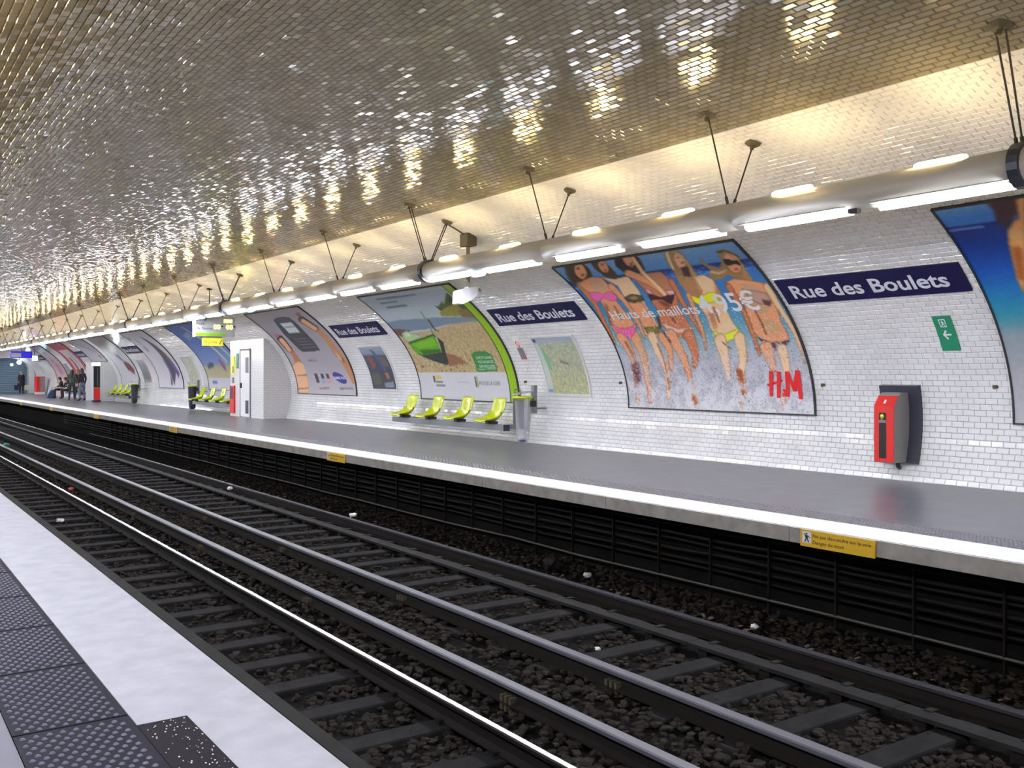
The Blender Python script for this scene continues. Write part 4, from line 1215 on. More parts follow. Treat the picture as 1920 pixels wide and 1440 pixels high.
def f_pink(W, H):
    i = ramp(W, H, [(0, 'c0a8c4'), (.3, 'ccc0cc'), (.6, 'd0b4bc'), (1, 'd8c4c0')])
    paint(i, [('c890a8', 1, '350 560 700 560 720 800 400 800'), ('7c7488', 0, '420 200 560 200 560 260 420 260'), ('7c7488', 0, '380 440 480 440 480 500 380 500'), ('c8a088', 1, '0 0 90 0 90 1000 0 1000'), ('c8a088', 1, '910 0 1000 0 1000 1000 910 1000')], 1)
    return i
far_poster('blue sky billboard above a pale beach, half hidden by the tiled booth', 33.45, 37.6, f_beach)
far_poster('white billboard with a figure in a long violet dress', 41.1, 44.95, f_dress)
far_poster('pale billboard with a small dark red shape low down', 48.5, 52.2, f_violet)
far_poster('pale lilac billboard crossed by faint slanting lines, above the low tiled block', 53.5, 57.3, f_script, sl=s_at_z(2.12))
far_poster('red and white billboard beyond the low tiled block', 59.9, 64.2, f_red)
far_poster('pink and cream billboard above the waiting group', 67.0, 71.0, f_pink)

# ------------------------------------------------------------------ station name plates
def name_plate(yc, label, detail=True, w=2.68, z0=2.40):
    s0 = s_at_z(z0); s1 = s0 + .445
    t = thing('name_plate', label, 'sign', wp(yc, s0), 0, 'station name plates')
    part(t, 'panel', MB().add(*band(yc - w / 2, yc + w / 2, s0, s1, .008, .03, 4)).mesh('panel'), M['navy'])
    wall_text(t, 'Rue des Boulets', yc + w / 2 - .17, yc - w / 2 + .22, s0 + .105, .235, .0345, M['lettering'], .022, 'word')
    return t
name_plate(7.56, 'navy station name plate between the two beach billboards')
name_plate(14.80, 'navy station name plate between the boat and bathers billboards', w=2.82)
name_plate(22.56, 'navy station name plate between the phone and boat billboards', w=2.82)
name_plate(46.6, 'small distant navy name plate beside the violet dress billboard', w=3.0)
name_plate(58.62, 'small distant navy name plate just before the red and white billboard', w=2.4)
name_plate(69.6 + 3.0, 'farthest navy name plate near the end arch', w=2.8)

# ------------------------------------------------------------------ framed wall notices
def notice(label, y0, y1, z0, z1, img, frame='frame_white', fw=.035):
    return poster('notice_board', label, y0, y1, s_at_z(z0), s_at_z(z1), img, frame, fw, .022)
W, H = 110, 90
img = ramp(W, H, [(0, 'a8b8cc'), (.1, 'b0bccc'), (.11, 'b8c0a8'), (1, 'b8b890')])
img[int(.11 * H):] += (blur(NR.random((H, W)), 1)[int(.11 * H):, :, None] - .5) * np.array([.3, .28, .25])
gg = blur(NR.random((H, W)), 5); img[int(.11 * H):] += (gg[int(.11 * H):, :, None] - .5) * np.array([1.0, .8, -.3]) * .5
paint(img, [('8cc08c', 1, '80 260 180 220 240 420 200 620 120 560'), ('c8d4cc', 1, '0 110 110 110 140 1000 0 1000'), ('7a9ac8', 0, '20 920 140 920 140 970 20 970'), ('283478', 0, '30 30 90 30 90 90 30 90'), ('907868', 1, '460 420 640 480 660 520 470 470')], 1)
notice('framed area map in greens and yellows right of the litter bin', 14.14, 15.45, 1.02, 2.13, img)
img = ramp(80, 70, [(0, 'a8b4c4'), (.2, '8c98ac'), (.24, '4c5060'), (.6, '3c4254'), (.8, '38404c'), (1, '3c4048')])
paint(img, [('8a5048', 1, '120 260 330 240 400 460 200 560'), ('46608c', 0, '420 60 560 120 760 560 640 600'), ('7a6048', 1, '620 260 860 300 900 500 740 480'), ('56584a', 0, '60 640 400 640 420 900 60 900'), ('8894a8', 0, '520 860 900 830 900 950 540 960'), ('a87050', 1, '620 640 760 620 800 760 680 780')], 1)
notice('framed dark collage poster beside the lime seats', 21.95, 23.3, 1.02, 2.13, img)
img = ramp(40, 50, [(0, 'b0b8b8'), (.12, 'c0c4b4'), (1, 'c0c0a8')]); img += (blur(NR.random((50, 40)), 1)[..., None] - .5) * .3
notice('pale framed map before the violet dress billboard', 38.7, 40.1, 1.0, 2.13, img)
img = ramp(40, 50, [(0, 'c0c0c4'), (.3, '8c8c98'), (.8, '6c7068'), (1, 'b0b4b0')]); img += (blur(NR.random((50, 40)), 1)[..., None] - .5) * .5
notice('small grey framed notice under the distant name plate', 46.2, 47.6, 1.0, 2.1, img)
img = ramp(30, 40, [(0, '9a9a9c'), (.6, '8c8c90'), (1, 'b0b0b4')])
notice('grey framed notice behind the standing people', 65.2, 66.6, 1.0, 2.1, img)

# no smoking notice
s0, s1 = s_at_z(1.72), s_at_z(2.14)
t = thing('no_smoking_notice', 'narrow white and grey no smoking notice between lime border and map', 'sign', wp(15.98, s0))
part(t, 'plate', MB().add(*band(15.88, 16.09, s0, s1, .005, .024, 3)).mesh('plate'), M['white'])
part(t, 'text_panel', MB().add(*band(15.885, 16.085, s0 + .015, s0 + .27, .005, .0275, 3)).mesh('text_panel'), M['inkgrey'])
part(t, 'footer', MB().add(*band(15.885, 16.085, s0, s0 + .02, .005, .0285, 1)).mesh('footer'), M['inkred'])
V, F = [], []
for i in range(24):
    a = 2 * PI * i / 24
    for r in (.075, .058):
        V.append(wp(15.985 + r * math.cos(a), s0 + .355 + r * math.sin(a), .027))
F = [(2 * i, 2 * i + 1, (2 * i + 3) % 48, (2 * i + 2) % 48) for i in range(24)]
b = len(V); V += [wp(15.985 + p, s0 + .355 + q, .0275) for p, q in ((.06, .045), (.045, .06), (-.06, -.045), (-.045, -.06))]; F.append((b, b + 1, b + 2, b + 3))
me = bpy.data.meshes.new('prohibition_ring'); me.from_pydata(V, [], F); part(t, 'prohibition_ring', me, M['inkred'])

# green exit sign
s0, s1 = s_at_z(1.705), s_at_z(2.125)
t = thing('exit_sign', 'green emergency exit sign with white arrow above the red help point', 'sign', wp(6.765, s0))
part(t, 'plate', MB().add(*band(6.645, 6.885, s0, s1, .006, .02, 3)).mesh('plate'), M['green'])
Ye1, Ye0 = 6.885, 6.645
def gp(a, b):
    return (a, b)
wall_poly(t, 'arrow', [[(.28, .54), (.48, .40), (.56, .43), (.40, .54)], [(.28, .54), (.40, .54), (.56, .65), (.48, .68)], [(.36, .515), (.74, .515), (.74, .565), (.36, .565)]], Ye0, Ye1, s0, s1, .0215, M['inkwhite'])
wall_poly(t, 'pictogram', [[(.30, .08), (.66, .08), (.66, .105), (.30, .105)], [(.30, .29), (.66, .29), (.66, .315), (.30, .315)], [(.30, .08), (.34, .08), (.34, .315), (.30, .315)], [(.62, .08), (.66, .08), (.66, .315), (.62, .315)],
                           [(.44, .12), (.50, .12), (.50, .15), (.44, .15)], [(.40, .16), (.52, .155), (.50, .22), (.44, .22)], [(.44, .22), (.50, .22), (.40, .285), (.36, .275)], [(.47, .21), (.52, .21), (.58, .28), (.53, .285)], [(.50, .16), (.58, .19), (.56, .21), (.49, .18)]], Ye0, Ye1, s0, s1, .0215, M['inkwhite'])
# small wall hooks beside the billboards
for yy, lab in ((8.82, 'tiny dark wall fixing by the red logo corner'), (6.30, 'tiny dark wall fixing by the sea billboard'), (13.22, 'tiny dark wall fixing left of the bathers billboard'), (16.2, 'tiny dark wall fixing by the lime border')):
    x, _, z = wp(yy, s_at_z(1.25))
    o = link('wall_fixing', MB().box(-.03, .01, -.03, .03, -.02, .02).box(-.05, -.03, -.012, .012, -.03, .01).mesh('wall_fixing'), M['plate']); o.location = (x, yy, z)
    tag(o, lab, 'fixing')

# yellow warning plates on the platform edge
for k, yy in enumerate((5.33, 15.9, 26.4, 36.2, 45.4, 54.4)):
    lab = ['yellow warning plate on the platform edge with readable black text', 'second yellow warning plate along the far platform edge, below the lime seats', 'third yellow warning plate along the far platform edge, below the tiled booth', 'fourth small yellow warning plate along the far platform edge', 'fifth tiny yellow warning plate along the far platform edge', 'farthest tiny yellow plate on the platform edge'][k]
    t = thing('warning_plate', lab, 'sign', (XR - .02, yy, -.14), 0, 'yellow plates on the platform edge')
    part(t, 'plate', MB().box(XR - .022, XR - .002, yy - .385, yy + .385, -.158, -.008).mesh('plate'), M['yellow'])
    xq = XR - .0235
    part(t, 'pictogram_field', MB().box(xq, xq + .004, yy + .265, yy + .362, -.125, -.022).mesh('pictogram_field'), M['white'])
    me = bpy.data.meshes.new('pictogram'); V = []; F = []
    for pg in ([(.325, -.035), (.305, -.035), (.305, -.05), (.325, -.05)], [(.335, -.052), (.30, -.055), (.30, -.085), (.325, -.085)], [(.325, -.083), (.312, -.083), (.325, -.118), (.34, -.116)], [(.312, -.083), (.298, -.083), (.285, -.115), (.298, -.118)], [(.30, -.055), (.30, -.066), (.278, -.08), (.275, -.072)], [(.35, -.045), (.345, -.04), (.30, -.07), (.30, -.08)]):
        b = len(V); V += [(xq - .001, yy + p, q) for p, q in pg]; F.append(tuple(range(b, b + len(pg))))
    me.from_pydata(V, [], F); part(t, 'pictogram', me, M['inkblack'])
    if k < 3:
        flat_text(t, 'Ne pas descendre sur la voie', (xq - .001, yy + .245, -.068), (0, -1, 0), (0, 0, 1), .60, .034, M['inkblack'], .002, 'word')
        flat_text(t, 'Danger de mort', (xq - .001, yy + .245, -.125), (0, -1, 0), (0, 0, 1), .33, .034, M['inkblack'], .002, 'word')
# ------------------------------------------------------------------ lime seats on a wall beam
def seat_mesh():
    """moulded shell facing -x, origin under the pan centre"""
    prof = [(-.33, .425), (-.325, .45), (-.28, .462), (-.18, .45), (-.06, .435), (.04, .44), (.10, .47), (.135, .53), (.165, .63), (.20, .75), (.235, .87), (.25, .905), (.262, .90)]
    V, F = [], []
    nw = 9
    for i, (x, z) in enumerate(prof):
        t = i / (len(prof) - 1)
        w = .235 * (1 - .10 * abs(2 * t - 1) ** 3) * (.86 if i in (0, len(prof) - 1) else 1)
        for j in range(nw):
            q = 2 * j / (nw - 1) - 1
            up = q * q * (.012 + .15 * (min(max(x + .33, 0), .43) / .43) ** 1.6) * (1 if x < .1 else max(0, 1 - (z - .47) / .12))
            fw = -.045 * q * q * (1 if x >= .1 else 0)
            V.append((x + fw, w * q, z + up))
    n = len(V)
    for i in range(len(prof) - 1):
        for j in range(nw - 1):
            a = i * nw + j
            F.append((a, a + 1, a + nw + 1, a + nw))
    # underside
    for i, (x, z) in enumerate(prof):
        for j in range(nw):
            p = V[i * nw + j]
            dx, dz = (.0, -.016) if prof[i][0] < .08 else (.016, -.006)
            V.append((p[0] + dx, p[1], p[2] + dz))
    for i in range(len(prof) - 1):
        for j in range(nw - 1):
            a = n + i * nw + j
            F.append((a, a + nw, a + nw + 1, a + 1))
    m = len(prof)
    for j in range(nw - 1):
        F.append((j, n + j, n + j + 1, j + 1)); a = (m - 1) * nw + j; F.append((a, a + 1, n + a + 1, n + a))
    for i in range(m - 1):
        a = i * nw; F.append((a, a + nw, n + a + nw, n + a)); a = i * nw + nw - 1; F.append((a, n + a, n + a + nw, a + nw))
    me = MB().add(V, F).mesh('shell', True)
    return me
me_seat = seat_mesh()
me_sb = MB().box(-.10, .08, -.09, .09, .37, .425).box(-.14, -.08, -.06, .06, .38, .44).mesh('seat_bracket')
def seat_row(ys, label_f, group, xs=11.02, ext=(.55, .75)):
    for i, y in enumerate(ys):
        t = thing('platform_seat', label_f(i), 'seat', (xs, y, 0), 0, group)
        link('shell', me_seat, M['lime'], t)
        link('seat_bracket', me_sb, M['charcoal'], t)
    y0, y1 = min(ys) - ext[0], max(ys) + ext[1]
    b = thing('seat_beam', 'grey beam carrying the ' + group, 'beam', (xs, (y0 + y1) / 2, .3), 0)
    part(b, 'beam', MB().bbox(xs - .09, xs + .05, y0, y1, .25, .37, .01).mesh('beam'), M['beam'])
    for yy in (y0 + .25, (y0 + y1) / 2, y1 - .25):
        part(b, 'wall_arm', MB().box(xs + .04, vx(.3) - .01, yy - .04, yy + .04, .27, .36).mesh('wall_arm'), M['beam'])
    part(b, 'end_cap', MB().box(xs - .095, xs + .055, y0 - .012, y0, .245, .375).mesh('end_cap'), M['charcoal'])
seat_row([20.5, 19.26, 17.98, 16.72], lambda i: ['lime plastic seat below the boat billboard, farthest from the bin', 'second lime seat from the left below the boat billboard', 'third lime seat from the left below the boat billboard', 'lime plastic seat right next to the litter bin'][i], 'lime seats below the boat billboard', ext=(.55, .55))
seat_row([37.25, 36.0, 34.75, 33.5], lambda i: ['lime seat left of the tiled booth, leftmost of its row', 'second lime seat of the row left of the tiled booth', 'third lime seat of the row left of the tiled booth', 'lime seat mostly hidden behind the tiled booth'][i], 'lime seats beside the tiled booth', ext=(.55, .5))
seat_row([52.0, 50.9, 49.8, 48.7], lambda i: ['distant lime seat nearest the low tiled block', 'second distant lime seat from the low tiled block', 'third distant lime seat from the low tiled block', 'distant lime seat nearest the dark litter bin'][i], 'distant lime seats')

# ------------------------------------------------------------------ litter bins
def litter_bin(x, y, label, clear=True):
    t = thing('litter_bin', label, 'bin', (x, y, 0), 0)
    mb = MB()
    n = 20
    prof = [(.035, .04), (.10, .06), (.125, .12), (.15, .5), (.165, .92), (.17, .93)]
    V, F = [], []
    for r, z in prof:
        for k in range(n):
            a = 2 * PI * k / n
            w = 1 + .05 * math.sin(5 * a + z * 9)
            V.append((x + r * w * math.cos(a), y + r * w * math.sin(a), z))
    for i in range(len(prof) - 1):
        for k in range(n):
            F.append((i * n + k, i * n + (k + 1) % n, (i + 1) * n + (k + 1) % n, (i + 1) * n + k))
    mb.add(V, F)
    part(t, 'bag', mb.mesh('bag', True), M['bag'] if clear else M['charcoal'], 'clear plastic bag' if clear else 'dark liner')
    rg_ = MB(); V, F = [], []
    for i in range(24):
        a = 2 * PI * i / 24
        for rr, z in ((.155, .92), (.215, .92), (.215, .965), (.155, .965)):
            V.append((x + rr * math.cos(a), y + rr * math.sin(a), z))
    for i in range(24):
        b, c = 4 * i, 4 * ((i + 1) % 24)
        F += [(b, b + 1, c + 1, c), (b + 1, b + 2, c + 2, c + 1), (b + 2, b + 3, c + 3, c + 2), (b + 3, b, c, c + 3)]
    part(t, 'rim', rg_.add(V, F).mesh('rim', True), M['lime'], 'lime rim')
    # post with bracket to the wall, lid plate above
    part(t, 'post', MB().box(x + .16, x + .24, y - .16, y - .06, .62, 1.18).box(x + .2, vx(.8) - .012, y - .12, y - .08, .70, .73).mesh('post'), M['beam'])
    part(t, 'lock', MB().box(x + .06, x + .16, y - .24, y - .16, .76, .88).mesh('lock'), M['black'])
    lid = part(t, 'lid', MB().prism([(x - .17, 1.0), (x + .16, 1.05), (x + .16, 1.07), (x - .17, 1.015)], 'y', y - .13, y + .15).mesh('lid'), M['alu'])
    part(lid, 'lid_wire', MB().tube([(x - .15, y - .14, .96), (x - .15, y - .14, 1.09), (x - .15, y + .06, 1.10), (x - .15, y + .06, .96)], .009, 5).mesh('lid_wire'), M['charcoal'])
    if clear:
        part(t, 'side_plate', MB().prism([(x - .10, .30), (x + .16, .30), (x + .16, .92), (x - .10, .92)], 'y', y + .19, y + .205).mesh('side_plate'), M['beam'])
        part(t, 'rubbish', MB().ball((x - .005, y, .13), (.085, .085, .06), 12, 6).mesh('rubbish', True), M['paper'])
        part(t, 'rubbish', MB().ball((x - .03, y - .02, .085), (.07, .08, .03), 12, 6).mesh('rubbish', True), M['bag_blue'])
    return t
litter_bin(11.05, 15.66, 'litter bin with clear bag and lime rim at the end of the seats')
litter_bin(11.0, 38.0, 'dark litter bin left of the seats beside the booth', False)
litter_bin(11.0, 47.3, 'dark litter bin beside the distant seats', False)

# ------------------------------------------------------------------ red help point
def vault_prism(x0, z0, z1, y0, y1, off=0.0, n=14):
    """solid between the plane x=x0 and the curved wall"""
    zs = np.linspace(z0, z1, n + 1)
    prof = [(x0, z1), (x0, z0)] + [(vx(z) - off, z) for z in zs]
    return MB().prism(prof, 'y', y0, y1)
hp = thing('help_point', 'red and grey emergency help point on a curved charcoal back plate', 'help point', (11.3, 7.6, .2))
mb = MB(); 
sA, sB = s_at_z(.22), s_at_z(1.265)
mb.add(*band(7.30, 7.87, sA, sB, .0, .075, 12))
part(hp, 'back_plate', mb.mesh('back_plate'), M['charcoal'])
y0, y1, xf, xb = 7.45, 7.745, 11.16, 11.50
prof = [(xf, .245), (xf, .985), (xf + .10, 1.12), (xf + .16, 1.16), (xb, 1.16), (xb, .245)]
part(hp, 'casing', MB().prism(prof, 'y', y0, y1).mesh('casing'), M['boxgrey'])
part(hp, 'front', MB().prism([(xf - .012, .255), (xf - .012, .985), (xf + .088, 1.12), (xf + .10, 1.115), (xf + .004, .98), (xf + .004, .255)], 'y', y0 + .004, y1 - .004).mesh('front'), M['red'], 'red front')
fp = part(hp, 'recess', MB().box(xf - .016, xf - .005, y0 + .11, y0 + .215, .30, .90).mesh('recess'), M['black'], 'black recessed panel')
part(fp, 'divider', MB().box(xf - .02, xf - .012, y0 + .11, y0 + .215, .765, .80).mesh('divider'), M['boxgrey'])
part(fp, 'button', MB().ball((xf - .02, y0 + .165, .85), (.012, .03, .03), 12, 6).mesh('button', True), M['lime'])
part(fp, 'button', MB().ball((xf - .02, y0 + .168, .79 + .015), (.01, .022, .02), 12, 6).mesh('button', True), M['boxgrey'])
part(hp, 'badge', MB().prism([(xf + .012, 1.02), (xf + .047, 1.066), (xf + .053, 1.062), (xf + .018, 1.016)], 'y', y0 + .14, y0 + .17).mesh('badge'), M['inkwhite'])
part(hp, 'shadow_stub', MB().tube([(11.40, 7.56, .25), (11.41, 7.56, .19), (11.46, 7.57, .16)], .03, 8).mesh('shadow_stub', True), M['charcoal'])  # dark stub stands in for a shadow smear below the casing

# ------------------------------------------------------------------ tiled booth
bt = thing('tiled_booth', 'white tiled booth with a narrow door projecting from the wall', 'booth', (10.9, 30.8, 0))
mbb = vault_prism(10.66, 0, 2.53, 29.2, 32.4)
b_ = part(bt, 'body', mbb.mesh('body'), M['brick_yz'])
part(bt, 'end_face', MB().add([(10.661, 29.195, 0.002)] + [(vx(z) - .015, 29.195, z) for z in np.linspace(0.002, 2.53, 15)] + [(10.661, 29.195, 2.53)], [tuple(range(17))]).mesh('end_face'), M['brick_xz'])
d = part(bt, 'door', MB().box(10.635, 10.66, 30.42, 31.30, .02, 2.18).mesh('door'), M['white'], 'white door')
part(d, 'door_frame', MB().box(10.63, 10.66, 31.30, 31.36, 0, 2.24).box(10.63, 10.66, 30.36, 30.42, 0, 2.24).box(10.63, 10.66, 30.36, 31.36, 2.18, 2.24).mesh('door_frame'), M['inkgrey'])
part(d, 'door_window', MB().box(10.628, 10.64, 30.52, 30.80, 1.45, 1.95).mesh('door_window'), M['inkgrey'])
part(d, 'door_window', MB().box(10.628, 10.64, 30.52, 30.80, .12, .55).mesh('door_window'), M['charcoal'])
part(d, 'handle', MB().box(10.59, 10.64, 31.16, 31.24, .95, 1.12).mesh('handle'), M['black'])
a_ = part(bt, 'alarm_panel', MB().box(10.635, 10.66, 31.92, 32.28, 1.42, 2.02).mesh('alarm_panel'), M['yel2'], 'yellow alarm panel')
part(a_, 'alarm_slot', MB().box(10.63, 10.64, 32.0, 32.08, 1.45, 1.68).mesh('alarm_slot'), M['black'])
part(bt, 'green_sign', MB().box(10.63, 10.66, 31.55, 31.72, 1.6, 2.1).mesh('green_sign'), M['green'])
part(bt, 'small_label', MB().box(10.64, 10.66, 32.02, 32.16, 1.1, 1.3).mesh('small_label'), M['inkgrey'])
r_ = part(bt, 'hydrant_case', MB().box(10.60, 10.66, 31.88, 32.30, .10, 1.02).mesh('hydrant_case'), M['red'], 'red fire equipment case')
part(r_, 'case_panel', MB().box(10.594, 10.60, 31.95, 32.22, .58, .98).mesh('case_panel'), M['charcoal'])
# low tiled block farther away, with totem
b2 = thing('tiled_block', 'low grey white tiled block behind the red and black totem', 'booth', (10.9, 55, 0))
part(b2, 'body', vault_prism(10.6, 0, 2.05, 53.3, 56.5).mesh('body'), M['brick_yz'])
part(b2, 'end_face', MB().add([(10.601, 53.295, .002)] + [(vx(z) - .015, 53.295, z) for z in np.linspace(.002, 2.05, 13)] + [(10.601, 53.295, 2.05)], [tuple(range(15))]).mesh('end_face'), M['brick_xz'])
tt = thing('totem', 'slim totem with black panel over red base and lit white cap', 'totem', (10.25, 52, 0))
part(tt, 'body', MB().bbox(10.08, 10.42, 51.9, 52.25, .08, 1.86, .02).mesh('body'), M['panelgrey'])
part(tt, 'plinth', MB().box(10.06, 10.44, 51.88, 52.27, 0, .1).mesh('plinth'), M['charcoal'])
part(tt, 'red_panel', MB().box(10.10, 10.40, 51.88, 51.9, .12, .72).mesh('red_panel'), M['red'])
part(tt, 'black_panel', MB().box(10.10, 10.40, 51.88, 51.9, .74, 1.80).mesh('black_panel'), M['black'])
part(tt, 'light_strip', MB().box(10.275, 10.295, 51.875, 51.88, .8, 1.75).mesh('light_strip'), M['boxgrey'])
part(tt, 'cap', MB().bbox(10.07, 10.43, 51.89, 52.26, 1.86, 2.0, .04).mesh('cap'), M['lampwhite'])
rc = thing('red_cabinet', 'red equipment cabinet by the wall near the end arch', 'cabinet', (11.1, 74.8, 0))
part(rc, 'body', MB().bbox(10.7, 11.3, 74.4, 75.2, .18, 1.25, .02).mesh('body'), M['red'])
part(rc, 'base', MB().box(10.72, 11.28, 74.45, 75.15, 0, .18).mesh('base'), M['white'])
part(rc, 'side_panel', MB().box(10.98, 11.28, 74.39, 74.4, .22, 1.2).mesh('side_panel'), M['boxgrey'])
part(rc, 'door_seam', MB().box(10.83, 10.86, 74.388, 74.4, .3, 1.15).mesh('door_seam'), M['charcoal'])

# ------------------------------------------------------------------ hanging signs
ds = thing('train_indicator', 'hanging train indicator with amber digits and green line band', 'sign', (8.55, 27.5, 2.5))
ys = 27.5
part(ds, 'case', MB().bbox(8.05, 9.18, ys, ys + .18, 2.49, 3.05, .015).mesh('case'), M['panelgrey'])
part(ds, 'side_cap', MB().box(8.02, 8.05, ys - .01, ys + .19, 2.47, 3.06).mesh('side_cap'), M['white'])
part(ds, 'green_band', MB().box(8.06, 8.90, ys - .006, ys, 2.50, 2.585).mesh('green_band'), M['linegreen'])
flat_text(ds, 'Pont', (8.08, ys - .003, 2.81), (1, 0, 0), (0, 0, 1), .22, .075, M['inkblack'], .006)
flat_text(ds, 'de S\u00e8vres', (8.08, ys - .003, 2.68), (1, 0, 0), (0, 0, 1), .46, .075, M['inkblack'], .006, 'word')
for (x, z, w) in ((8.56, 2.70, .20), (8.92, 2.70, .20)):
    pn = part(ds, 'digit_window', MB().box(x - .03, x + .28, ys - .004, ys, z - .02, z + .155).mesh('digit_window'), M['panelgrey'])
    flat_text(pn, '00', (x, ys - .006, z), (1, 0, 0), (0, 0, 1), w, .135, M['led'], .03, 'digits')
    part(pn, 'minute_mark', MB().box(x + .215, x + .28, ys - .006, ys - .003, z + .06, z + .10).mesh('minute_mark'), M['inkblack'])
part(ds, 'amber_field', MB().box(8.86, 9.10, ys - .006, ys, 2.885, 2.985).mesh('amber_field'), M['led'])
part(ds, 'line_badge', MB().ball((8.32, ys - .002, 2.98), (.05, .006, .05), 14, 8).mesh('line_badge', True), M['green'])
part(ds, 'hanger_rod', MB().tube([(8.47, ys + .09, 3.04), (8.47, ys + .09, ZC + BZ * math.sqrt(1 - ((8.47 - XC) / AX) ** 2) - .01)], .014, 6).box(8.41, 8.53, ys + .03, ys + .15, 3.82, 3.87).mesh('hanger_rod'), M['rod'])
part(ds, 'hanger_rod', MB().tube([(8.85, ys + .09, 3.04), (8.85, ys + .09, ZC + BZ * math.sqrt(1 - ((8.85 - XC) / AX) ** 2) - .01)], .014, 6).mesh('hanger_rod'), M['rod'])
al = part(ds, 'alarm_sign', MB().bbox(8.27, 8.85, ys + .02, ys + .14, 2.22, 2.44, .012).mesh('alarm_sign'), M['yel2'], 'yellow alarm sign')
part(al, 'mount', MB().box(8.29, 8.83, ys + .05, ys + .12, 2.44, 2.49).mesh('mount'), M['boxgrey'])
flat_text(al, 'Alarme', (8.31, ys + .017, 2.29), (1, 0, 0), (0, 0, 1), .36, .09, M['inkgrey'], .004)
part(al, 'slash', MB().prism([(8.72, 2.26), (8.75, 2.26), (8.82, 2.40), (8.79, 2.40)], 'y', ys + .014, ys + .02).mesh('slash'), M['inkgrey'])

cv = thing('hooded_camera', 'pale hooded camera hanging on twin rods below the light tube', 'camera', (8.69, 13.94, 2.9))
zc = ZC + BZ * math.sqrt(1 - ((8.695 - XC) / AX) ** 2)
part(cv, 'ceiling_box', MB().box(8.60, 8.79, 13.82, 14.06, zc - .20, zc + .01).mesh('ceiling_box'), M['plate'])
part(cv, 'rod', MB().tube([(8.69, 13.91, zc - .2), (8.69, 13.91, 2.9)], .013, 6).tube([(8.69, 13.97, zc - .2), (8.69, 13.97, 2.9)], .013, 6).mesh('rod'), M['plate'])
part(cv, 'sleeve', MB().tube([(8.69, 13.94, 3.02), (8.69, 13.94, 2.9), (8.67, 13.94, 2.80)], [.03, .055, .06], 10).mesh('sleeve', True), M['alu'])
V = []
for x, z0, z1, w in ((8.44, 2.60, 2.80, .10), (8.50, 2.585, 2.835, .14), (8.66, 2.655, 2.875, .15), (8.80, 2.745, 2.90, .13), (8.88, 2.80, 2.90, .07)):
    V += [(x, 13.94 - w, z0), (x, 13.94 + w, z0), (x, 13.94 + w * .8, z1), (x, 13.94 - w * .8, z1)]
F = [(0, 3, 2, 1), (16, 17, 18, 19)]
for i in range(4):
    b = 4 * i
    F += [(b + k, b + (k + 1) % 4, b + 4 + (k + 1) % 4, b + 4 + k) for k in range(4)]
part(cv, 'hood', MB().add(V, F).mesh('hood'), M['white'])
part(cv, 'tail', MB().ball((8.86, 13.94, 2.845), (.08, .09, .055), 10, 6).mesh('tail', True), M['boxgrey'])
part(cv, 'ceiling_conduit', MB().tube([wp(13.87, s_at_x(8.21), .03), wp(13.9, s_at_x(8.45), .035), wp(13.94, s_at_x(8.64), .04)], .012, 6).mesh('ceiling_conduit'), M['plate'])
# far hanging things
ex = thing('exit_board', 'small bright blue exit board hanging before the end arch', 'sign', (9.1, 70, 2.6))
part(ex, 'panel', MB().bbox(8.55, 9.85, 70, 70.12, 2.48, 2.92, .02).mesh('panel'), M['exitblue'])
part(ex, 'white_field', MB().box(8.6, 9.2, 69.99, 70, 2.52, 2.8).mesh('white_field'), M['panelgrey'])
part(ex, 'hanger_rod', MB().tube([(9.2, 70.06, 2.9), (9.2, 70.06, 3.55)], .02, 6).mesh('hanger_rod'), M['rod'])
for (x, z, r, lab) in ((10.35, 2.30, .16, 'larger round white lamp in the end arch'), (9.85, 2.12, .10, 'smaller round white lamp in the end arch')):
    g_ = thing('globe_light', lab, 'lamp', (x, Y_END - .1, z))
    part(g_, 'globe', MB().ball((x, Y_END - .2, z), r, 14, 8).mesh('globe', True), M['lampwhite'])
    part(g_, 'arm', MB().tube([(x, Y_END - .2, z + r * .9), (x, Y_END - .2, z + .55)], .025, 6).mesh('arm'), M['charcoal'])
c2 = thing('ceiling_monitor', 'small pale monitor hung from the tube near the end arch', 'monitor', (10.1, 70.5, 2.4))
part(c2, 'case', MB().bbox(9.95, 10.35, 71.0, 71.4, 2.25, 2.7, .04).mesh('case'), M['white'])
part(c2, 'screen', MB().box(9.99, 10.31, 70.99, 71.0, 2.32, 2.64).mesh('screen'), M['lamp_em'])
part(c2, 'hanger_rod', MB().tube([(10.15, 71.2, 2.7), (10.15, 71.2, 3.0)], .02, 6).mesh('hanger_rod'), M['rod'])

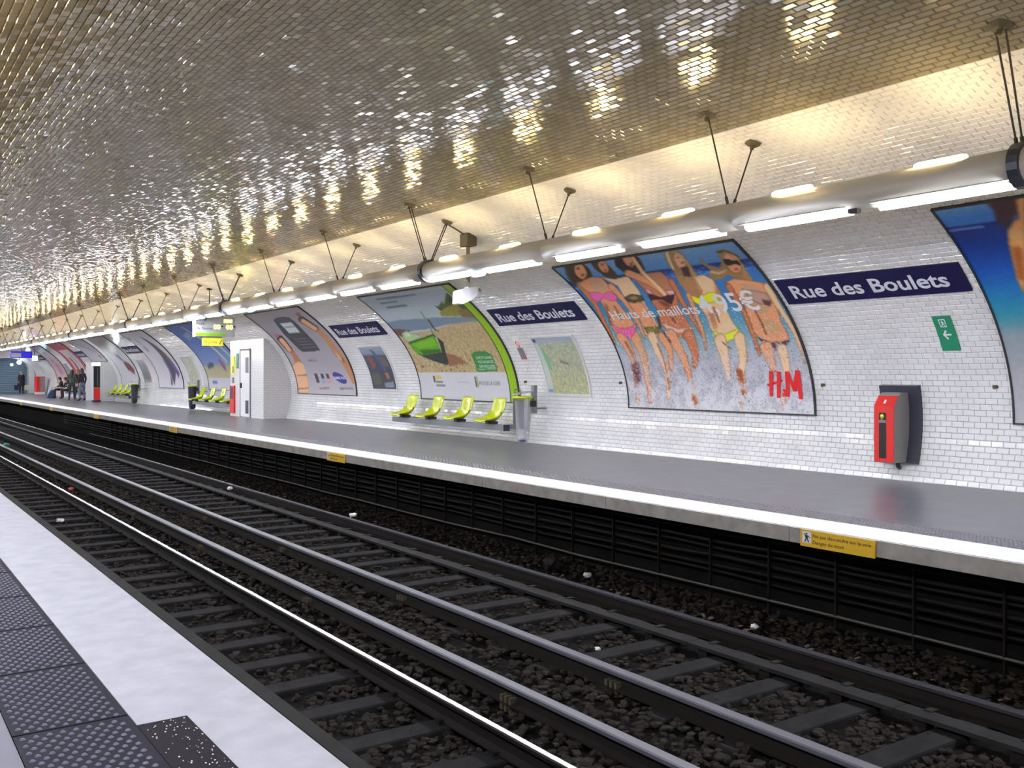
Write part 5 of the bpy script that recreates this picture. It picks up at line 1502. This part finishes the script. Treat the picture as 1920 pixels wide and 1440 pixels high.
# ------------------------------------------------------------------ people
def person(label, loc, rz, J, mats, hair, hairlen=0.0, group=None, female=True):
    """J: joint dict in metres, figure facing -y; body one skinned surface, materials by body region"""
    names = ['pelvis', 'belly', 'chest', 'neck', 'head', 'crown']
    rad = dict(pelvis=(.155, .115), belly=(.135, .10), chest=(.155, .105), neck=(.052, .055), head=(.075, .09), crown=(.06, .07))
    E = [('pelvis', 'belly'), ('belly', 'chest'), ('chest', 'neck'), ('neck', 'head'), ('head', 'crown')]
    for sd in 'lr':
        E += [('chest', 'sh' + sd), ('sh' + sd, 'el' + sd), ('el' + sd, 'wr' + sd), ('wr' + sd, 'pa' + sd), ('pelvis', 'hi' + sd), ('hi' + sd, 'kn' + sd), ('kn' + sd, 'an' + sd), ('an' + sd, 'to' + sd)]
        rad.update({'sh' + sd: (.062, .062), 'el' + sd: (.046, .046), 'wr' + sd: (.031, .031), 'pa' + sd: (.036, .024), 'hi' + sd: (.095, .095), 'kn' + sd: (.062, .065), 'an' + sd: (.042, .046), 'to' + sd: (.040, .032)})
        names += ['sh' + sd, 'el' + sd, 'wr' + sd, 'pa' + sd, 'hi' + sd, 'kn' + sd, 'an' + sd, 'to' + sd]
    idx = {n: i for i, n in enumerate(names)}
    me = bpy.data.meshes.new('skel')
    me.from_pydata([J[n] for n in names], [(idx[a], idx[b]) for a, b in E], [])
    ob = bpy.data.objects.new('skel', me); COL.objects.link(ob)
    md = ob.modifiers.new('skin', 'SKIN')
    sk = me.skin_vertices[0].data
    for n in names:
        sk[idx[n]].radius = rad[n]
        sk[idx[n]].use_root = n == 'pelvis'
    md.use_smooth_shade = True
    ss = ob.modifiers.new('sub', 'SUBSURF'); ss.levels = 2; ss.render_levels = 2
    bpy.context.view_layer.update()
    bm_ = bpy.data.meshes.new_from_object(ob.evaluated_get(bpy.context.evaluated_depsgraph_get()))
    bm_.name = 'person'
    bpy.data.objects.remove(ob)
    # fingers and face joined into the same surface
    mb = MB()
    for sd in 'lr':
        w = Vector(J['wr' + sd]); p = Vector(J['pa' + sd]); d = (p - w).normalized()
        side = d.cross(Vector((0, 1, 0)))
        side = side.normalized() if side.length > .1 else Vector((1, 0, 0))
        fwd = side.cross(d)
        for k, (o_, l) in enumerate(((-.026, .062), (-.009, .072), (.009, .068), (.025, .052))):
            a = p + fwd * o_
            mb.tube([a, a + d * l * .55, a + d * l * .9 + side * .012, a + d * l + side * .03], [.0095, .009, .008, .006], 6)
        a = w + d * .03 + fwd * -.03
        mb.tube([a, a + d * .03 + fwd * -.02, a + d * .062 + fwd * -.025], [.011, .010, .007], 6)
    h = Vector(J['head'])
    mb.add([h + Vector((0, -.088, .025)), h + Vector((-.014, -.085, -.02)), h + Vector((.014, -.085, -.02)), h + Vector((0, -.108, -.016))], [(0, 1, 3), (0, 3, 2), (1, 2, 3)])
    eye = MB()
    for sx in (-1, 1):
        eye.ball(h + Vector((sx * .032, -.083, .022)), (.012, .008, .007), 8, 5)
        mb.ball(h + Vector((sx * .082, 0, .0)), (.012, .022, .032), 8, 5)
    eye.box(h.x - .022, h.x + .022, h.y - .09, h.y - .08, h.z - .05, h.z - .042)
    bm = bmesh.new(); bm.from_mesh(bm_)
    n0 = len(bm.faces)
    tmp = mb.mesh('tmp'); bm.from_mesh(tmp)
    bm.to_mesh(bm_); bm.free(); bpy.data.meshes.remove(tmp)
    slots = ['skin'] + sorted(set(mats.values()) - {'skin'})
    bm_.materials.clear()
    for s_ in slots:
        bm_.materials.append(M[s_])
    region = {'head': ['neck', 'head', 'crown'], 'top': ['belly', 'chest', 'shl', 'shr', 'ell', 'elr'], 'hand': ['wrl', 'wrr', 'pal', 'par'], 'legs': ['pelvis', 'hil', 'hir', 'knl', 'knr'], 'feet': ['anl', 'anr', 'tol', 'tor']}
    seg = []
    for rg_, ns in region.items():
        for n in ns:
            seg.append((np.array(J[n]), slots.index(mats.get(rg_, 'skin'))))
    for a, b, rg_ in (('ell', 'wrl', 'top'), ('elr', 'wrr', 'top'), ('knl', 'anl', 'legs'), ('knr', 'anr', 'legs'), ('hil', 'knl', 'legs'), ('hir', 'knr', 'legs'), ('shl', 'ell', 'top'), ('shr', 'elr', 'top'), ('pelvis', 'belly', 'top'), ('belly', 'chest', 'top')):
        for t_ in (.25, .5, .75):
            seg.append((np.array(J[a]) * (1 - t_) + np.array(J[b]) * t_, slots.index(mats.get(rg_, 'skin'))))
    P = np.array([s_[0] for s_ in seg]); I = [s_[1] for s_ in seg]
    for k, f in enumerate(bm_.polygons):
        f.use_smooth = True
        f.material_index = 0 if k >= n0 else I[int(np.argmin(((P - np.array(f.center)) ** 2).sum(1)))]
    t = link('person', bm_, None)
    t.location = loc; t.rotation_euler = (0, 0, rz)
    tag(t, label, 'person', group)
    link('facial_features', eye.mesh('facial_features'), M['hair_dark'], t)
    # hair: cap hugging the skull, longer at the back
    hb = MB()
    V, F = [], []
    n = 14
    rows = [(0.0, .118), (.35, .11), (.7, .09), (1.05, .06), (1.4, .02), (1.7, -.03), (2.0, -.08)]
    for i, (th, dz) in enumerate(rows):
        for k in range(n):
            a = 2 * PI * k / n
            r = .103 * math.sin(min(th, 1.57)) + .0
            back = max(0, math.sin(a))
            front = max(0, -math.sin(a))
            zz = dz - (hairlen * (i / 6) ** 1.5) * (.35 + .65 * back) if th > 1 else dz
            if front > .5 and th > 1.0:
                zz = max(zz, .055)
            V.append((h.x + r * math.cos(a) * 1.0, h.y + .012 + r * math.sin(a) * 1.08, h.z + zz))
    for i in range(len(rows) - 1):
        for k in range(n):
            F.append((i * n + k, i * n + (k + 1) % n, (i + 1) * n + (k + 1) % n, (i + 1) * n + k))
    link('hair', hb.add(V, F).mesh('hair', True), M[hair], t)
    return t
def standing(h=1.68, legs=.08, lean=0.0, arm='down', stride=0.0):
    k = h / 1.68
    J = dict(pelvis=(0, 0, .92), belly=(0, -.01, 1.07), chest=(0, lean * .5, 1.28), neck=(0, lean - .005, 1.44), head=(0, lean - .02, 1.55), crown=(0, lean - .01, 1.62))
    for s_, sg in (('l', -1), ('r', 1)):
        st = stride * sg
        J['sh' + s_] = (sg * .165, lean * .5, 1.37); J['el' + s_] = (sg * .215, .02 + lean * .5, 1.11); J['wr' + s_] = (sg * .215, -.05 + lean * .5, .87); J['pa' + s_] = (sg * .212, -.065, .80)
        J['hi' + s_] = (sg * .09, 0, .86); J['kn' + s_] = (sg * (.09 + legs * .5), -.02 + st * .5, .48); J['an' + s_] = (sg * (.09 + legs), .02 + st, .075); J['to' + s_] = (sg * (.10 + legs), -.13 + st, .035)
        if arm == 'fold':
            J['el' + s_] = (sg * .22, -.03, 1.12); J['wr' + s_] = (sg * .06, -.17, 1.15); J['pa' + s_] = (-sg * .02, -.18, 1.17)
    return {n: tuple(c * k for c in v) for n, v in J.items()}
def seated(lean=-.12):
    J = dict(pelvis=(0, 0, .53), belly=(0, -.03, .67), chest=(0, lean * .7 - .02, .88), neck=(0, lean - .03, 1.04), head=(0, lean - .07, 1.14), crown=(0, lean - .06, 1.21))
    for s_, sg in (('l', -1), ('r', 1)):
        J['sh' + s_] = (sg * .165, lean * .8, .97); J['el' + s_] = (sg * .20, lean - .05, .74); J['wr' + s_] = (sg * .12, lean - .24, .64); J['pa' + s_] = (sg * .09, lean - .30, .62)
        J['hi' + s_] = (sg * .095, -.04, .52); J['kn' + s_] = (sg * .11, -.43, .50); J['an' + s_] = (sg * .11, -.42, .085); J['to' + s_] = (sg * .12, -.56, .035)
    return J
FACE_TRACK = -PI / 2            # facing -x
person('seated person in dark clothes, leftmost of the waiting group', (10.35, 62.0, 0), FACE_TRACK, seated(-.10), dict(top='cloth_black', legs='cloth_black', feet='cloth_black', hand='skin', head='skin'), 'hair_dark')
person('person in black leaning forward, second from the left in the waiting group', (10.35, 59.7, 0), FACE_TRACK + .2, seated(-.18), dict(top='cloth_black', legs='cloth_plum', feet='cloth_black', hand='skin', head='skin'), 'hair_dark')
person('standing person with auburn hair behind the olive jacket', (10.45, 58.0, 0), .6, standing(1.70), dict(top='cloth_black', legs='cloth_navy', feet='leather', hand='skin', head='skin'), 'hair_red', .12)
person('standing person in olive jacket and dark jeans, brown shoes', (9.70, 55.4, 0), PI - .3, standing(1.68, .04), dict(top='cloth_green', legs='cloth_navy', feet='leather', hand='skin', head='skin'), 'hair_dark', .28)
person('standing person in black top and blue jeans, legs apart, nearest the totem', (10.02, 54.4, 0), PI + .5, standing(1.76, .13, arm='down', stride=.08), dict(top='cloth_plum', legs='cloth_jeans', feet='cloth_black', hand='skin', head='skin'), 'hair_dark', .12)
seat_row([62.3, 61.1, 59.9, 58.8], lambda i: ['far lime seat under the leftmost seated person', 'far lime seat between the two seated people', 'far lime seat under the person leaning forward', 'far lime seat behind the olive jacket'][i], 'far lime seats of the waiting group', xs=10.75)
bg = thing('shoulder_bag', 'blue cloth bag at the leftmost seated person\'s feet', 'bag', (9.75, 62.3, 0))
part(bg, 'body', MB().prism([(9.55, 0), (10.05, 0), (10.0, .30), (9.9, .5), (9.75, .42), (9.6, .2)], 'y', 62.2, 62.6).mesh('body'), M['bag_navy'])
part(bg, 'strap', MB().tube([(9.75, 62.4, .42), (9.86, 62.4, .62), (9.92, 62.4, .48)], .015, 6).mesh('strap', True), M['cloth_black'])
pe = person('lone person in a long dark coat before the end arch, a bag in each hand', (10.2, 77.5, 0), .25, standing(1.66, .02), dict(top='cloth_black', legs='cloth_black', feet='cloth_black', hand='skin', head='skin'), 'hair_fair', .05)
co = MB(); V, F = [], []
for r, z in ((.21, 1.36), (.235, 1.2), (.225, 1.0), (.245, .8), (.27, .55)):
    for k in range(16):
        a = 2 * PI * k / 16
        V.append((r * math.cos(a), r * .72 * math.sin(a), z))
for i in range(4):
    for k in range(16):
        F.append((i * 16 + k, i * 16 + (k + 1) % 16, (i + 1) * 16 + (k + 1) % 16, (i + 1) * 16 + k))
link('coat', co.add(V, F).mesh('coat', True), M['cloth_black'], pe)
for (sx, m, lab) in ((-1, M['cloth_navy'], 'dark bag carried by the lone person'), (1, M['bag_beige'], 'beige bag carried by the lone person')):
    x = 10.2 + sx * .33
    b = thing('carried_bag', lab, 'bag', (x, 77.42, .3))
    part(b, 'body', MB().prism([(x - .13, .26), (x + .13, .26), (x + .15, .62), (x - .15, .62)], 'y', 77.34, 77.5).mesh('body'), m)
    part(b, 'handle', MB().tube([(x - .08, 77.42, .62), (x - .04, 77.42, .76), (x + .04, 77.42, .76), (x + .08, 77.42, .62)], .012, 6).mesh('handle'), m)
